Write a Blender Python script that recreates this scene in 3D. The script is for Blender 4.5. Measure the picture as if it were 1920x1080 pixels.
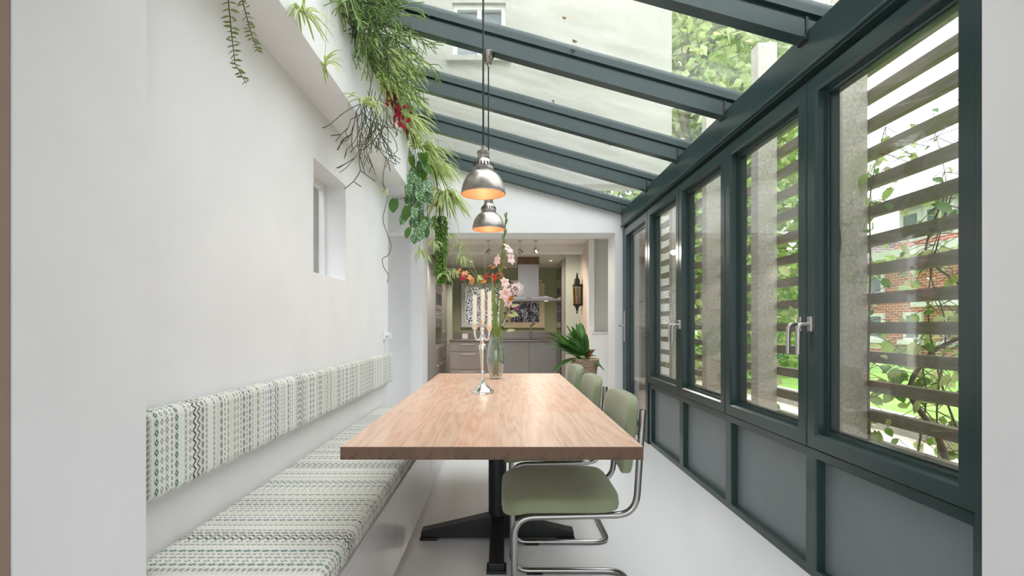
import bpy, bmesh, math, random
from mathutils import Vector, Matrix, noise
R = random.Random
PI = math.pi
scene = bpy.context.scene
C = scene.collection
for _o in list(bpy.data.objects):
    bpy.data.objects.remove(_o)

# ---------------------------------------------------------------- camera, world, exposure
EYE = 1.11
FPX = 960.0                      # focal length in pixels of a 1920 wide frame
cam_d = bpy.data.cameras.new('camera'); cam = bpy.data.objects.new('camera', cam_d); C.objects.link(cam)
cam.location = (0, 0, EYE); cam.rotation_euler = (PI / 2, 0, 0)
cam_d.sensor_width = 36; cam_d.lens = 36 * FPX / 1920
cam_d.shift_x = 15 / 1920; cam_d.shift_y = 70 / 1920
cam_d.clip_start = 0.02; cam_d.clip_end = 300
scene.camera = cam

world = bpy.data.worlds.new('overcast_sky'); scene.world = world; world.use_nodes = True
wb = world.node_tree.nodes['Background']
wb.inputs[0].default_value = (0.93, 0.97, 1.02, 1)
# overcast sky: the zenith three times as bright as the horizon
_t = world.node_tree; _tc = _t.nodes.new('ShaderNodeTexCoord'); _sp = _t.nodes.new('ShaderNodeSeparateXYZ'); _t.links.new(_tc.outputs['Generated'], _sp.inputs[0])
_mx = _t.nodes.new('ShaderNodeMath'); _mx.operation = 'MAXIMUM'; _mx.inputs[1].default_value = 0; _t.links.new(_sp.outputs[2], _mx.inputs[0])
_ma = _t.nodes.new('ShaderNodeMath'); _ma.operation = 'MULTIPLY_ADD'; _t.links.new(_mx.outputs[0], _ma.inputs[0])
SKY = 4.6
_ma.inputs[1].default_value = SKY * 2 / 3; _ma.inputs[2].default_value = SKY / 3; _t.links.new(_ma.outputs[0], wb.inputs[1])
vs = scene.view_settings
vs.view_transform = 'Standard'; vs.look = 'None'; vs.gamma = 1; vs.use_curve_mapping = False
vs.exposure = 0.36


def at(px, py, d):
    """world point whose image lies at a pixel of the 1920x1080 frame, at depth d"""
    return Vector(((px - 945) / FPX * d, d, EYE + (610 - py) / FPX * d))

# ---------------------------------------------------------------- mesh helpers
class MB:
    def __init__(s): s.v = []; s.f = []; s.m = []
    def quad(s, idx, m=0): s.f.append(tuple(idx)); s.m.append(m)
    def box(s, x0, x1, y0, y1, z0, z1, m=0):
        b = len(s.v)
        s.v += [(x0, y0, z0), (x1, y0, z0), (x1, y1, z0), (x0, y1, z0), (x0, y0, z1), (x1, y0, z1), (x1, y1, z1), (x0, y1, z1)]
        for q in ((0, 3, 2, 1), (4, 5, 6, 7), (0, 1, 5, 4), (1, 2, 6, 5), (2, 3, 7, 6), (3, 0, 4, 7)):
            s.quad([b + i for i in q], m)
        return s
    def hexa(s, pts, m=0):
        b = len(s.v); s.v += [tuple(p) for p in pts]
        for q in ((0, 3, 2, 1), (4, 5, 6, 7), (0, 1, 5, 4), (1, 2, 6, 5), (2, 3, 7, 6), (3, 0, 4, 7)):
            s.quad([b + i for i in q], m)
        return s
    def bar(s, p0, p1, w, h, up=(0, 0, 1), m=0):
        p0 = Vector(p0); p1 = Vector(p1); t = (p1 - p0).normalized(); u = Vector(up)
        a = t.cross(u).normalized() * w / 2; c = a.cross(t).normalized() * h / 2
        s.hexa([p0 - a - c, p0 + a - c, p1 + a - c, p1 - a - c, p0 - a + c, p0 + a + c, p1 + a + c, p1 - a + c], m)
        return s
    def tube(s, pts, r, n=8, m=0, cap=True):
        pts = [Vector(p) for p in pts]; N = len(pts)
        rs = r if isinstance(r, (list, tuple)) else [r] * N
        t = (pts[1] - pts[0]).normalized()
        ref = Vector((0, 0, 1)) if abs(t.z) < .9 else Vector((1, 0, 0))
        a = t.cross(ref).normalized(); b0 = len(s.v)
        for i, p in enumerate(pts):
            if i == 0: t = pts[1] - pts[0]
            elif i == N - 1: t = pts[-1] - pts[-2]
            else: t = pts[i + 1] - pts[i - 1]
            t = t.normalized(); a = (a - t * a.dot(t))
            if a.length < 1e-6: a = t.orthogonal()
            a.normalize(); c = t.cross(a)
            for k in range(n):
                q = 2 * PI * k / n
                s.v.append(tuple(p + (a * math.cos(q) + c * math.sin(q)) * rs[i]))
        for i in range(N - 1):
            for k in range(n):
                k2 = (k + 1) % n
                s.quad((b0 + i * n + k, b0 + i * n + k2, b0 + (i + 1) * n + k2, b0 + (i + 1) * n + k), m)
        if cap:
            s.quad([b0 + k for k in range(n)][::-1], m); s.quad([b0 + (N - 1) * n + k for k in range(n)], m)
        return s
    def lathe(s, prof, c=(0, 0, 0), n=24, m=0, M=None):
        b0 = len(s.v); c = Vector(c)
        for (r, z) in prof:
            for k in range(n):
                q = 2 * PI * k / n
                p = Vector((max(r, 1e-5) * math.cos(q), max(r, 1e-5) * math.sin(q), z))
                if M is not None: p = M @ p
                s.v.append(tuple(c + p))
        for i in range(len(prof) - 1):
            for k in range(n):
                k2 = (k + 1) % n
                s.quad((b0 + i * n + k, b0 + i * n + k2, b0 + (i + 1) * n + k2, b0 + (i + 1) * n + k), m)
        return s
    def ring(s, y0, y1, z0, z1, prof, m=0, closed=True):
        """mitred rectangular frame in a plane x = const; prof = [(inset, x), ...]"""
        b0 = len(s.v)
        for (i, x) in prof:
            s.v += [(x, y0 + i, z0 + i), (x, y1 - i, z0 + i), (x, y1 - i, z1 - i), (x, y0 + i, z1 - i)]
        P = len(prof)
        for j in range(P if closed else P - 1):
            j2 = (j + 1) % P
            for k in range(4):
                k2 = (k + 1) % 4
                s.quad((b0 + j * 4 + k, b0 + j2 * 4 + k, b0 + j2 * 4 + k2, b0 + j * 4 + k2), m)
        return s
    def ringy(s, x0, x1, z0, z1, prof, m=0):
        """same in a plane y = const"""
        b0 = len(s.v)
        for (i, y) in prof:
            s.v += [(x0 + i, y, z0 + i), (x1 - i, y, z0 + i), (x1 - i, y, z1 - i), (x0 + i, y, z1 - i)]
        P = len(prof)
        for j in range(P):
            j2 = (j + 1) % P
            for k in range(4):
                k2 = (k + 1) % 4
                s.quad((b0 + j * 4 + k, b0 + j * 4 + k2, b0 + j2 * 4 + k2, b0 + j2 * 4 + k), m)
        return s
    def prism(s, poly, d0, d1, axis='y', m=0):
        b0 = len(s.v); n = len(poly)
        for d in (d0, d1):
            for (a, b) in poly:
                s.v.append({'y': (a, d, b), 'x': (d, a, b), 'z': (a, b, d)}[axis])
        s.quad([b0 + i for i in range(n)][::-1], m); s.quad([b0 + n + i for i in range(n)], m)
        for i in range(n):
            j = (i + 1) % n
            s.quad((b0 + i, b0 + j, b0 + n + j, b0 + n + i), m)
        return s
    def ribbon(s, pts, ws, dip=.25, stripes=(0, 1, 0), side=None):
        """leaf blade: four columns across, V-folded; stripes = material of margin, centre, margin"""
        pts = [Vector(p) for p in pts]; N = len(pts); b0 = len(s.v)
        for i, p in enumerate(pts):
            t = (pts[min(i + 1, N - 1)] - pts[max(i - 1, 0)]).normalized()
            sd = t.cross(Vector((0, 0, 1))) if side is None else Vector(side)
            if sd.length < .05: sd = t.orthogonal()
            sd = (sd - t * sd.dot(t)).normalized(); nr = sd.cross(t)
            w = ws[i]
            for o, h in ((-1, 1), (-.5, 0), (.5, 0), (1, 1)):
                s.v.append(tuple(p + sd * w * o + nr * w * dip * h))
        for i in range(N - 1):
            for k in range(3):
                s.quad((b0 + i * 4 + k, b0 + i * 4 + k + 1, b0 + i * 4 + k + 5, b0 + i * 4 + k + 4), stripes[k])
        return s
    def superell(s, c, a, e1=.4, e2=.4, nu=28, nv=14, fn=None, m=0):
        def sp(v, e): return math.copysign(abs(v) ** e, v)
        b0 = len(s.v)
        for i in range(nv + 1):
            ph = -PI / 2 + PI * i / nv; ph = max(-PI / 2 + .001, min(PI / 2 - .001, ph))
            for k in range(nu):
                th = 2 * PI * k / nu
                p = Vector((a[0] * sp(math.cos(ph), e1) * sp(math.cos(th), e2), a[1] * sp(math.cos(ph), e1) * sp(math.sin(th), e2), a[2] * sp(math.sin(ph), e1)))
                if fn: p = fn(p)
                s.v.append(tuple(Vector(c) + p))
        for i in range(nv):
            for k in range(nu):
                k2 = (k + 1) % nu
                s.quad((b0 + i * nu + k, b0 + i * nu + k2, b0 + (i + 1) * nu + k2, b0 + (i + 1) * nu + k), m)
        s.quad([b0 + k for k in range(nu)][::-1], m); s.quad([b0 + nv * nu + k for k in range(nu)], m)
        return s
    def mesh(s, name, mats, smooth=False, off=None):
        me = bpy.data.meshes.new(name)
        vv = s.v if off is None else [(x - off[0], y - off[1], z - off[2]) for (x, y, z) in s.v]
        me.from_pydata(vv, [], s.f)
        mats = mats if isinstance(mats, (list, tuple)) else [mats]
        for mm in mats: me.materials.append(mm)
        if len(mats) > 1: me.polygons.foreach_set('material_index', s.m)
        if smooth:
            me.polygons.foreach_set('use_smooth', [True] * len(me.polygons))
            me.set_sharp_from_angle(angle=math.radians(40 if smooth is True else smooth))
        me.update()
        return me
    def build(s, name, mats, parent=None, smooth=False, bevel=0, seg=2, off=None):
        if parent is not None and off is None: off = wloc(parent)
        me = s.mesh(name, mats, smooth, off)
        o = bpy.data.objects.new(name, me); C.objects.link(o)
        if parent is not None: o.parent = parent
        if bevel:
            b = o.modifiers.new('bevel', 'BEVEL'); b.width = bevel; b.segments = seg; b.limit_method = 'ANGLE'; b.angle_limit = math.radians(35)
        return o

def wloc(o):
    p = Vector(o.location)
    while o.parent is not None:
        o = o.parent; p = p + Vector(o.location)
    return p
def recalc(o):
    bm = bmesh.new(); bm.from_mesh(o.data); bmesh.ops.recalc_face_normals(bm, faces=bm.faces); bm.to_mesh(o.data); bm.free(); return o
def tag(o, label=None, cat=None, group=None, kind=None):
    if label: o['label'] = label
    if cat: o['category'] = cat
    if group: o['group'] = group
    if kind: o['kind'] = kind
    return o
def empty(name, loc, label=None, cat=None, group=None, kind=None):
    o = bpy.data.objects.new(name, None); C.objects.link(o); o.location = loc; o.empty_display_size = .05
    return tag(o, label, cat, group, kind)
def inst(name, me, parent, M):
    """one more object on shared mesh data, placed by a matrix given in world space"""
    o = bpy.data.objects.new(name, me); C.objects.link(o)
    if parent is not None:
        o.parent = parent; M = Matrix.Translation(-wloc(parent)) @ M
    o.matrix_local = M
    return o
def copy_tree(o, parent=None):
    c = o.copy(); C.objects.link(c); c.parent = parent
    for ch in list(o.children): copy_tree(ch, c)
    return c
def fillet(pts, r, n=6):
    pts = [Vector(p) for p in pts]; out = [pts[0]]
    for i in range(1, len(pts) - 1):
        a, b, c = pts[i - 1], pts[i], pts[i + 1]
        u = (a - b); v = (c - b); k = min(r, u.length * .49, v.length * .49)
        p0 = b + u.normalized() * k; p1 = b + v.normalized() * k
        for j in range(n + 1):
            t = j / n
            out.append(p0 * (1 - t) ** 2 + b * 2 * t * (1 - t) + p1 * t * t)
    out.append(pts[-1]); return out
def bez(p0, p1, p2, p3, n=10):
    p0, p1, p2, p3 = map(Vector, (p0, p1, p2, p3)); out = []
    for i in range(n + 1):
        t = i / n; u = 1 - t
        out.append(p0 * u ** 3 + p1 * 3 * u * u * t + p2 * 3 * u * t * t + p3 * t ** 3)
    return out
def frame_m(p, t, nrm=(0, 0, 1), s=1.0):
    """matrix: local +Y along t, local +Z towards nrm"""
    t = Vector(t).normalized(); n = Vector(nrm); n = n - t * n.dot(t)
    if n.length < 1e-4: n = t.orthogonal()
    n.normalize(); x = t.cross(n)
    M = Matrix((x, t, n)).transposed().to_4x4()
    return Matrix.Translation(Vector(p)) @ M @ Matrix.Scale(s, 4)

# ---------------------------------------------------------------- materials
def nn(nt, typ, **kw):
    n = nt.nodes.new(typ)
    for k, v in kw.items(): setattr(n, k, v)
    return n
def mth(nt, op, a, b=None, c=None, clamp=False):
    n = nt.nodes.new('ShaderNodeMath'); n.operation = op; n.use_clamp = clamp
    for i, x in enumerate((a, b, c)):
        if x is None: continue
        if isinstance(x, (int, float)): n.inputs[i].default_value = x
        else: nt.links.new(x, n.inputs[i])
    return n.outputs[0]
def mixc(nt, fac, a, b, blend='MIX'):
    n = nt.nodes.new('ShaderNodeMix'); n.data_type = 'RGBA'; n.blend_type = blend
    for s_, x in ((n.inputs[0], fac), (n.inputs[6], a), (n.inputs[7], b)):
        if isinstance(x, (int, float)): s_.default_value = x
        elif isinstance(x, (tuple, list)): s_.default_value = (*x[:3], 1)
        else: nt.links.new(x, s_)
    return n.outputs[2]
def base(name):
    m = bpy.data.materials.new(name); m.use_nodes = True; nt = m.node_tree
    return m, nt, nt.nodes['Principled BSDF'], nt.nodes['Material Output']
def coords(nt, scale=(1, 1, 1), kind='Object'):
    tc = nn(nt, 'ShaderNodeTexCoord'); mp = nn(nt, 'ShaderNodeMapping'); mp.inputs['Scale'].default_value = scale
    nt.links.new(tc.outputs[kind], mp.inputs[0]); return mp.outputs[0]
def noise_t(nt, vec, scale, detail=3, rough=.55):
    n = nn(nt, 'ShaderNodeTexNoise'); n.inputs['Scale'].default_value = scale; n.inputs['Detail'].default_value = detail; n.inputs['Roughness'].default_value = rough
    nt.links.new(vec, n.inputs['Vector']); return n.outputs[0]
def ramp(nt, fac, stops):
    r = nn(nt, 'ShaderNodeValToRGB'); e = r.color_ramp.elements
    while len(e) < len(stops): e.new(.5)
    for x, (p, c) in zip(e, stops): x.position = p; x.color = (*c[:3], 1)
    nt.links.new(fac, r.inputs[0]); return r.outputs[0]
def bump(nt, b, h, strength=.2, dist=.01):
    n = nn(nt, 'ShaderNodeBump'); n.inputs['Strength'].default_value = strength; n.inputs['Distance'].default_value = dist
    nt.links.new(h, n.inputs['Height']); nt.links.new(n.outputs[0], b.inputs['Normal'])
def lin(r, g, b):
    f = lambda c: (c / 255 / 12.92) if c / 255 <= .04045 else ((c / 255 + .055) / 1.055) ** 2.4
    return (f(r), f(g), f(b))
MT = {}
def simple(name, col, rough=.5, metal=0, var=.06, vscale=6, bmp=0, bscale=60, spec=None, sheen=0, rvar=0, sub=0, transl=None):
    """plain colour with slow mottling, optional fine relief"""
    m, nt, b, out = base(name); v = coords(nt)
    n = noise_t(nt, v, vscale, 4)
    dk = tuple(c * (1 - var * 1.6) for c in col); lt = tuple(min(1, c * (1 + var)) for c in col)
    nt.links.new(ramp(nt, n, [(.3, dk), (.7, lt)]), b.inputs['Base Color'])
    b.inputs['Roughness'].default_value = rough; b.inputs['Metallic'].default_value = metal
    if spec is not None: b.inputs['Specular IOR Level'].default_value = spec
    if sheen: b.inputs['Sheen Weight'].default_value = sheen
    if rvar:
        nt.links.new(mth(nt, 'MULTIPLY_ADD', n, rvar, rough - rvar / 2), b.inputs['Roughness'])
    if bmp: bump(nt, b, noise_t(nt, v, bscale, 2), bmp, .004)
    if transl:
        t = nn(nt, 'ShaderNodeBsdfTranslucent'); t.inputs[0].default_value = (*transl, 1)
        a = nn(nt, 'ShaderNodeMixShader'); a.inputs[0].default_value = .3
        nt.links.new(b.outputs[0], a.inputs[1]); nt.links.new(t.outputs[0], a.inputs[2]); nt.links.new(a.outputs[0], out.inputs[0])
    MT[name] = m; return m
simple('plaster', lin(234, 233, 233), .85, var=.02, vscale=3, bmp=.08, bscale=45)
simple('plaster_grey', lin(205, 203, 200), .85, var=.03, vscale=3, bmp=.08, bscale=45)
simple('taupe_paint', lin(150, 128, 114), .8, var=.03)
simple('white_lacquer', lin(236, 235, 234), .16, var=.02)
simple('floor_resin', lin(232, 231, 230), .22, var=.008, vscale=1.0)
simple('frame_green', lin(48, 67, 66), .2, var=.05, vscale=2.5)
simple('frame_dark', lin(20, 27, 28), .35, var=.08)
simple('panel_grey', lin(118, 126, 128), .36, var=.04, vscale=2)
simple('steel', lin(186, 182, 178), .3, .95, var=.01, vscale=3)
simple('worktop_steel', lin(140, 132, 126), .3, .9, var=.01, vscale=3)
simple('chrome', lin(160, 158, 156), .2, 1, var=.04, vscale=12)
simple('silver', lin(240, 234, 226), .07, 1, var=.03, vscale=25)
simple('pewter', lin(164, 157, 150), .3, 1, var=.18, vscale=14, rvar=.15)
simple('copper', lin(238, 150, 112), .5, .25, var=.08, vscale=18)
simple('cord_black', lin(28, 27, 27), .6)
simple('black_metal', lin(32, 33, 34), .45, .3, var=.15)
simple('seat_fabric', lin(138, 147, 113), .95, var=.07, vscale=5, bmp=.35, bscale=500, sheen=.3)
simple('candle_wax', lin(250, 240, 224), .5, var=.02)
simple('soil', lin(60, 46, 36), .95, var=.3, vscale=50)
simple('terracotta', lin(150, 84, 58), .8, var=.1)
simple('leaf_green', lin(78, 120, 48), .45, var=.25, vscale=18, transl=lin(120, 170, 50))
simple('leaf_dark', lin(80, 122, 62), .38, var=.25, vscale=14, transl=lin(70, 120, 40))
simple('leaf_olive', lin(112, 122, 62), .5, var=.2, vscale=30, transl=lin(130, 150, 60))
simple('leaf_spider', lin(138, 166, 82), .45, var=.15, vscale=25, transl=lin(150, 190, 70))
simple('leaf_cream', lin(226, 228, 184), .45, var=.06, vscale=25, transl=lin(225, 230, 160))
simple('leaf_bright', lin(148, 174, 96), .5, var=.25, vscale=14, transl=lin(176, 204, 110))
simple('leaf_pale', lin(194, 204, 146), .5, var=.2, vscale=14, transl=lin(206, 220, 146))
simple('rhipsalis_green', lin(142, 174, 98), .5, var=.3, vscale=9, transl=lin(110, 150, 50))
simple('rhipsalis_dark', lin(66, 74, 44), .5, var=.3, vscale=9)
simple('sedum_green', lin(136, 180, 82), .45, var=.3, vscale=40, transl=lin(110, 160, 60))
simple('stem_brown', lin(66, 56, 42), .7, var=.2)
simple('stem_green', lin(132, 152, 78), .5, var=.15, vscale=30, transl=lin(150, 180, 80))
simple('bark', lin(112, 98, 82), .9, var=.25, vscale=25, bmp=.5, bscale=80)
simple('petal_pink', lin(252, 224, 220), .6, var=.03, vscale=60, transl=lin(252, 226, 222))
simple('petal_white', lin(250, 232, 232), .55, var=.04, vscale=60, transl=lin(250, 225, 225))
simple('petal_red', lin(206, 66, 62), .5, var=.2, vscale=60, transl=lin(220, 60, 50))
simple('petal_crimson', lin(200, 52, 84), .5, var=.25, vscale=60, transl=lin(220, 60, 80))
simple('petal_orange', lin(214, 134, 58), .5, var=.2, vscale=60, transl=lin(230, 140, 50))
simple('petal_peach', lin(238, 170, 120), .5, var=.15, vscale=60, transl=lin(240, 170, 110))
simple('petal_purple', lin(150, 40, 110), .5, var=.2, vscale=60)
simple('dead_leaf', lin(196, 150, 88), .8, var=.3, vscale=60)
simple('kitchen_green', lin(178, 184, 152), .85, var=.03, vscale=3)
simple('kitchen_sage', lin(198, 204, 186), .85, var=.03, vscale=3)
simple('kitchen_white', lin(222, 216, 208), .85, var=.02)
simple('kitchen_pink', lin(214, 198, 186), .85, var=.02)
simple('cabinet_grey', lin(142, 142, 140), .42, var=.03)
simple('cabinet_taupe', lin(152, 144, 138), .42, var=.03)
simple('cream_frame', lin(226, 208, 176), .45, var=.03)
simple('black_gloss', lin(24, 24, 26), .12, var=.1)
simple('brass', lin(190, 142, 74), .35, .9, var=.15, vscale=30)
simple('wicker', lin(186, 162, 136), .75, var=.3, vscale=60, bmp=.4, bscale=150)
simple('stool_wood', lin(128, 98, 70), .6, var=.2, vscale=12)
simple('facade_cream', lin(176, 174, 164), .9, var=.05, vscale=1.2, bmp=.2, bscale=25)
simple('soil_sand', lin(214, 204, 184), .95, var=.15, vscale=8, bmp=.5, bscale=60)
simple('kerb_stone', lin(176, 174, 166), .9, var=.12, vscale=10, bmp=.4, bscale=80)
simple('house_white', lin(236, 236, 234), .6, var=.03)
simple('house_glass', lin(120, 130, 134), .12, var=.2, vscale=1.5)
simple('plastic_white', lin(240, 240, 238), .35, var=.01)
simple('concrete_tile', lin(196, 192, 186), .7, var=.05)

def fence_wood(name, col, moss):
    m, nt, b, out = base(name); v = coords(nt, (1, 1, 1)); g = coords(nt, (14, 1.2, 14))
    n1 = noise_t(nt, g, 4, 5); n2 = noise_t(nt, v, 5, 4)
    c = ramp(nt, n1, [(.3, tuple(x * .7 for x in col)), (.7, tuple(min(1, x * 1.2) for x in col))])
    mm = ramp(nt, n2, [(.48, (0, 0, 0)), (.68, (1, 1, 1))])
    c = mixc(nt, mth(nt, 'MULTIPLY', mm, .65), c, moss)
    nt.links.new(c, b.inputs['Base Color']); b.inputs['Roughness'].default_value = .85
    bump(nt, b, n1, .4, .004); MT[name] = m
fence_wood('slat_wood', lin(136, 128, 112), lin(112, 118, 74))
fence_wood('post_wood', lin(208, 202, 190), lin(188, 188, 160))
fence_wood('sill_board', lin(196, 180, 158), lin(170, 160, 136))

def table_wood():
    m, nt, b, out = base('table_wood'); oi = nn(nt, 'ShaderNodeObjectInfo')
    tc = nn(nt, 'ShaderNodeTexCoord'); cv = nn(nt, 'ShaderNodeCombineXYZ')
    nt.links.new(mth(nt, 'MULTIPLY', oi.outputs['Random'], 37.0), cv.inputs[0]); nt.links.new(mth(nt, 'MULTIPLY', oi.outputs['Random'], 91.0), cv.inputs[1])
    ad = nn(nt, 'ShaderNodeVectorMath', operation='ADD'); nt.links.new(tc.outputs['Object'], ad.inputs[0]); nt.links.new(cv.outputs[0], ad.inputs[1])
    mp = nn(nt, 'ShaderNodeMapping'); mp.inputs['Scale'].default_value = (7, .55, 7); nt.links.new(ad.outputs[0], mp.inputs[0])
    mp2 = nn(nt, 'ShaderNodeMapping'); mp2.inputs['Scale'].default_value = (60, 2.5, 60); nt.links.new(ad.outputs[0], mp2.inputs[0])
    n1 = noise_t(nt, mp.outputs[0], 1.3, 2, .5)
    rings = mth(nt, 'FRACT', mth(nt, 'MULTIPLY', n1, 9))
    rg = mth(nt, 'ABSOLUTE', mth(nt, 'MULTIPLY_ADD', rings, 2, -1))
    fine = noise_t(nt, mp2.outputs[0], 3, 4)
    f = mth(nt, 'ADD', mth(nt, 'MULTIPLY', rg, .28), mth(nt, 'MULTIPLY', fine, .72))
    c = ramp(nt, f, [(.25, lin(204, 164, 138)), (.5, lin(222, 188, 164)), (.75, lin(232, 203, 182))])
    tint = ramp(nt, oi.outputs['Random'], [(0, (1.0, .86, .79)), (.5, (1, .98, .96)), (1, (.87, .80, .72))])
    c = mixc(nt, .8, c, tint, 'MULTIPLY')
    nt.links.new(c, b.inputs['Base Color']); b.inputs['Roughness'].default_value = .36
    bump(nt, b, fine, .06, .002); MT['table_wood'] = m
    m, nt, b, out = base('table_end_grain'); oi = nn(nt, 'ShaderNodeObjectInfo'); v = coords(nt, (1, 1, 1))
    w = nn(nt, 'ShaderNodeTexWave', wave_type='RINGS'); w.inputs['Scale'].default_value = 40; w.inputs['Distortion'].default_value = 3
    nt.links.new(v, w.inputs[0])
    c = ramp(nt, w.outputs[1], [(.2, lin(74, 50, 33)), (.8, lin(104, 74, 51))])
    c = mixc(nt, .8, c, ramp(nt, oi.outputs['Random'], [(0, (.8, .8, .8)), (1, (1, 1, 1))]), 'MULTIPLY')
    nt.links.new(c, b.inputs['Base Color']); b.inputs['Roughness'].default_value = .5; MT['table_end_grain'] = m
table_wood()

def bench_fabric():
    """woven rows of diamonds, chevrons and stitches, one row type after another along the bench"""
    m, nt, b, out = base('bench_fabric'); tc = nn(nt, 'ShaderNodeTexCoord'); sp = nn(nt, 'ShaderNodeSeparateXYZ')
    nt.links.new(tc.outputs['Object'], sp.inputs[0])
    u = mth(nt, 'DIVIDE', sp.outputs[1], .0215)
    v = mth(nt, 'DIVIDE', mth(nt, 'SUBTRACT', sp.outputs[0], sp.outputs[2]), .027)
    row = mth(nt, 'FLOOR', u); fu = mth(nt, 'SUBTRACT', u, row)
    def hsh(o):
        wn = nn(nt, 'ShaderNodeTexWhiteNoise', noise_dimensions='1D'); nt.links.new(mth(nt, 'ADD', row, o), wn.inputs['W']); return wn.outputs[0]
    h = hsh(.37); h2 = hsh(71.3)
    zig = mth(nt, 'ABSOLUTE', mth(nt, 'MULTIPLY_ADD', mth(nt, 'FRACT', v), 2, -1)); zig2 = mth(nt, 'SUBTRACT', 1.0, zig)
    d1 = mth(nt, 'ABSOLUTE', mth(nt, 'SUBTRACT', fu, mth(nt, 'MULTIPLY_ADD', zig, .8, .1)))
    d2 = mth(nt, 'ABSOLUTE', mth(nt, 'SUBTRACT', fu, mth(nt, 'MULTIPLY_ADD', zig2, .8, .1)))
    lat = mth(nt, 'LESS_THAN', mth(nt, 'MINIMUM', d1, d2), .085)
    mid = mth(nt, 'ABSOLUTE', mth(nt, 'SUBTRACT', fu, .5))
    diamond = mth(nt, 'LESS_THAN', mth(nt, 'ADD', mid, mth(nt, 'MULTIPLY', zig, .42)), .36)
    core = mth(nt, 'LESS_THAN', mth(nt, 'ADD', mid, mth(nt, 'MULTIPLY', zig, .42)), .14)
    ringd = mth(nt, 'SUBTRACT', diamond, core)
    stitch = mth(nt, 'MULTIPLY', mth(nt, 'LESS_THAN', mid, .17), mth(nt, 'GREATER_THAN', mth(nt, 'FRACT', mth(nt, 'MULTIPLY', v, 1.6)), .35))
    def band(lo, hi): return mth(nt, 'MULTIPLY', mth(nt, 'GREATER_THAN', h, lo), mth(nt, 'LESS_THAN', h, hi))
    dark = ramp(nt, h2, [(0, lin(62, 84, 84)), (.28, lin(92, 98, 98)), (.5, lin(44, 108, 86)), (.7, lin(112, 116, 90)), (.85, lin(84, 80, 84)), (1, lin(58, 76, 84))])
    cream = lin(236, 235, 228); pale = mixc(nt, .62, dark, cream); mids = mixc(nt, .30, dark, cream)
    c = mixc(nt, mth(nt, 'GREATER_THAN', h2, .5), cream, lin(224, 224, 212))
    c = mixc(nt, mth(nt, 'MULTIPLY', lat, .55), c, lin(188, 188, 174))
    c = mixc(nt, mth(nt, 'MULTIPLY', stitch, band(.18, .48)), c, mids)
    c = mixc(nt, mth(nt, 'MULTIPLY', ringd, band(.48, .66)), c, mids)
    c = mixc(nt, band(.66, .9), c, mixc(nt, .72, dark, cream))
    c = mixc(nt, mth(nt, 'MULTIPLY', ringd, band(.66, .9)), c, dark)
    c = mixc(nt, mth(nt, 'MULTIPLY', mth(nt, 'LESS_THAN', d1, .24), band(.9, 1.01)), c, dark)
    c = mixc(nt, mth(nt, 'MULTIPLY', mth(nt, 'LESS_THAN', mth(nt, 'ABSOLUTE', mth(nt, 'SUBTRACT', mid, .46)), .05), .5), c, cream)
    weave = mth(nt, 'MULTIPLY', mth(nt, 'SINE', mth(nt, 'MULTIPLY', u, 40)), mth(nt, 'SINE', mth(nt, 'MULTIPLY', v, 44)))
    nt.links.new(c, b.inputs['Base Color']); b.inputs['Roughness'].default_value = .95; b.inputs['Sheen Weight'].default_value = .15
    bump(nt, b, mth(nt, 'ADD', mth(nt, 'MULTIPLY', weave, .3), lat), .25, .002); MT['bench_fabric'] = m
bench_fabric()

def glass(name, tint=(.96, .98, .97), drops=0, dirt=0, f0=.04, power=5):
    """clear sheet: straight transmission plus mirror reflection rising towards grazing view"""
    m, nt, b, out = base(name); nt.nodes.remove(b)
    lw = nn(nt, 'ShaderNodeLayerWeight'); lw.inputs[0].default_value = .5
    fac = mth(nt, 'MULTIPLY_ADD', mth(nt, 'POWER', lw.outputs['Facing'], power), .94, f0, clamp=True)
    tr = nn(nt, 'ShaderNodeBsdfTransparent'); tr.inputs[0].default_value = (*tint, 1)
    gl = nn(nt, 'ShaderNodeBsdfGlossy'); gl.inputs['Roughness'].default_value = .015
    v = coords(nt)
    if drops:
        bp = nn(nt, 'ShaderNodeBump'); bp.inputs['Strength'].default_value = drops; bp.inputs['Distance'].default_value = .003
        nt.links.new(noise_t(nt, v, 70, 3), bp.inputs['Height']); nt.links.new(bp.outputs[0], gl.inputs['Normal'])
    mx = nn(nt, 'ShaderNodeMixShader'); nt.links.new(fac, mx.inputs[0]); nt.links.new(tr.outputs[0], mx.inputs[1]); nt.links.new(gl.outputs[0], mx.inputs[2])
    last = mx.outputs[0]
    if dirt:
        df = nn(nt, 'ShaderNodeBsdfTranslucent'); df.inputs[0].default_value = (.85, .87, .82, 1)
        d = ramp(nt, noise_t(nt, coords(nt, (.5, 2.2, .5)), 4, 6, .65), [(.35, (0, 0, 0)), (.8, (1, 1, 1))])
        sp_ = ramp(nt, noise_t(nt, v, 95, 2, .5), [(.66, (0, 0, 0)), (.74, (1, 1, 1))])
        f2 = mth(nt, 'ADD', mth(nt, 'MULTIPLY', d, dirt), mth(nt, 'MULTIPLY', sp_, dirt * 2.2))
        m2 = nn(nt, 'ShaderNodeMixShader'); nt.links.new(f2, m2.inputs[0]); nt.links.new(last, m2.inputs[1]); nt.links.new(df.outputs[0], m2.inputs[2]); last = m2.outputs[0]
    nt.links.new(last, out.inputs[0]); MT[name] = m
glass('window_glass', tint=(.975, .975, .975), dirt=.02, f0=.05, power=4)
glass('roof_glass', tint=(.95, .955, .945), drops=.25, dirt=.08, f0=.05)
glass('smoked_glass', tint=(.4, .4, .38), f0=.08)
glass('clear_glass', tint=(.92, .94, .93), f0=.11, power=1.7)

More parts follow.
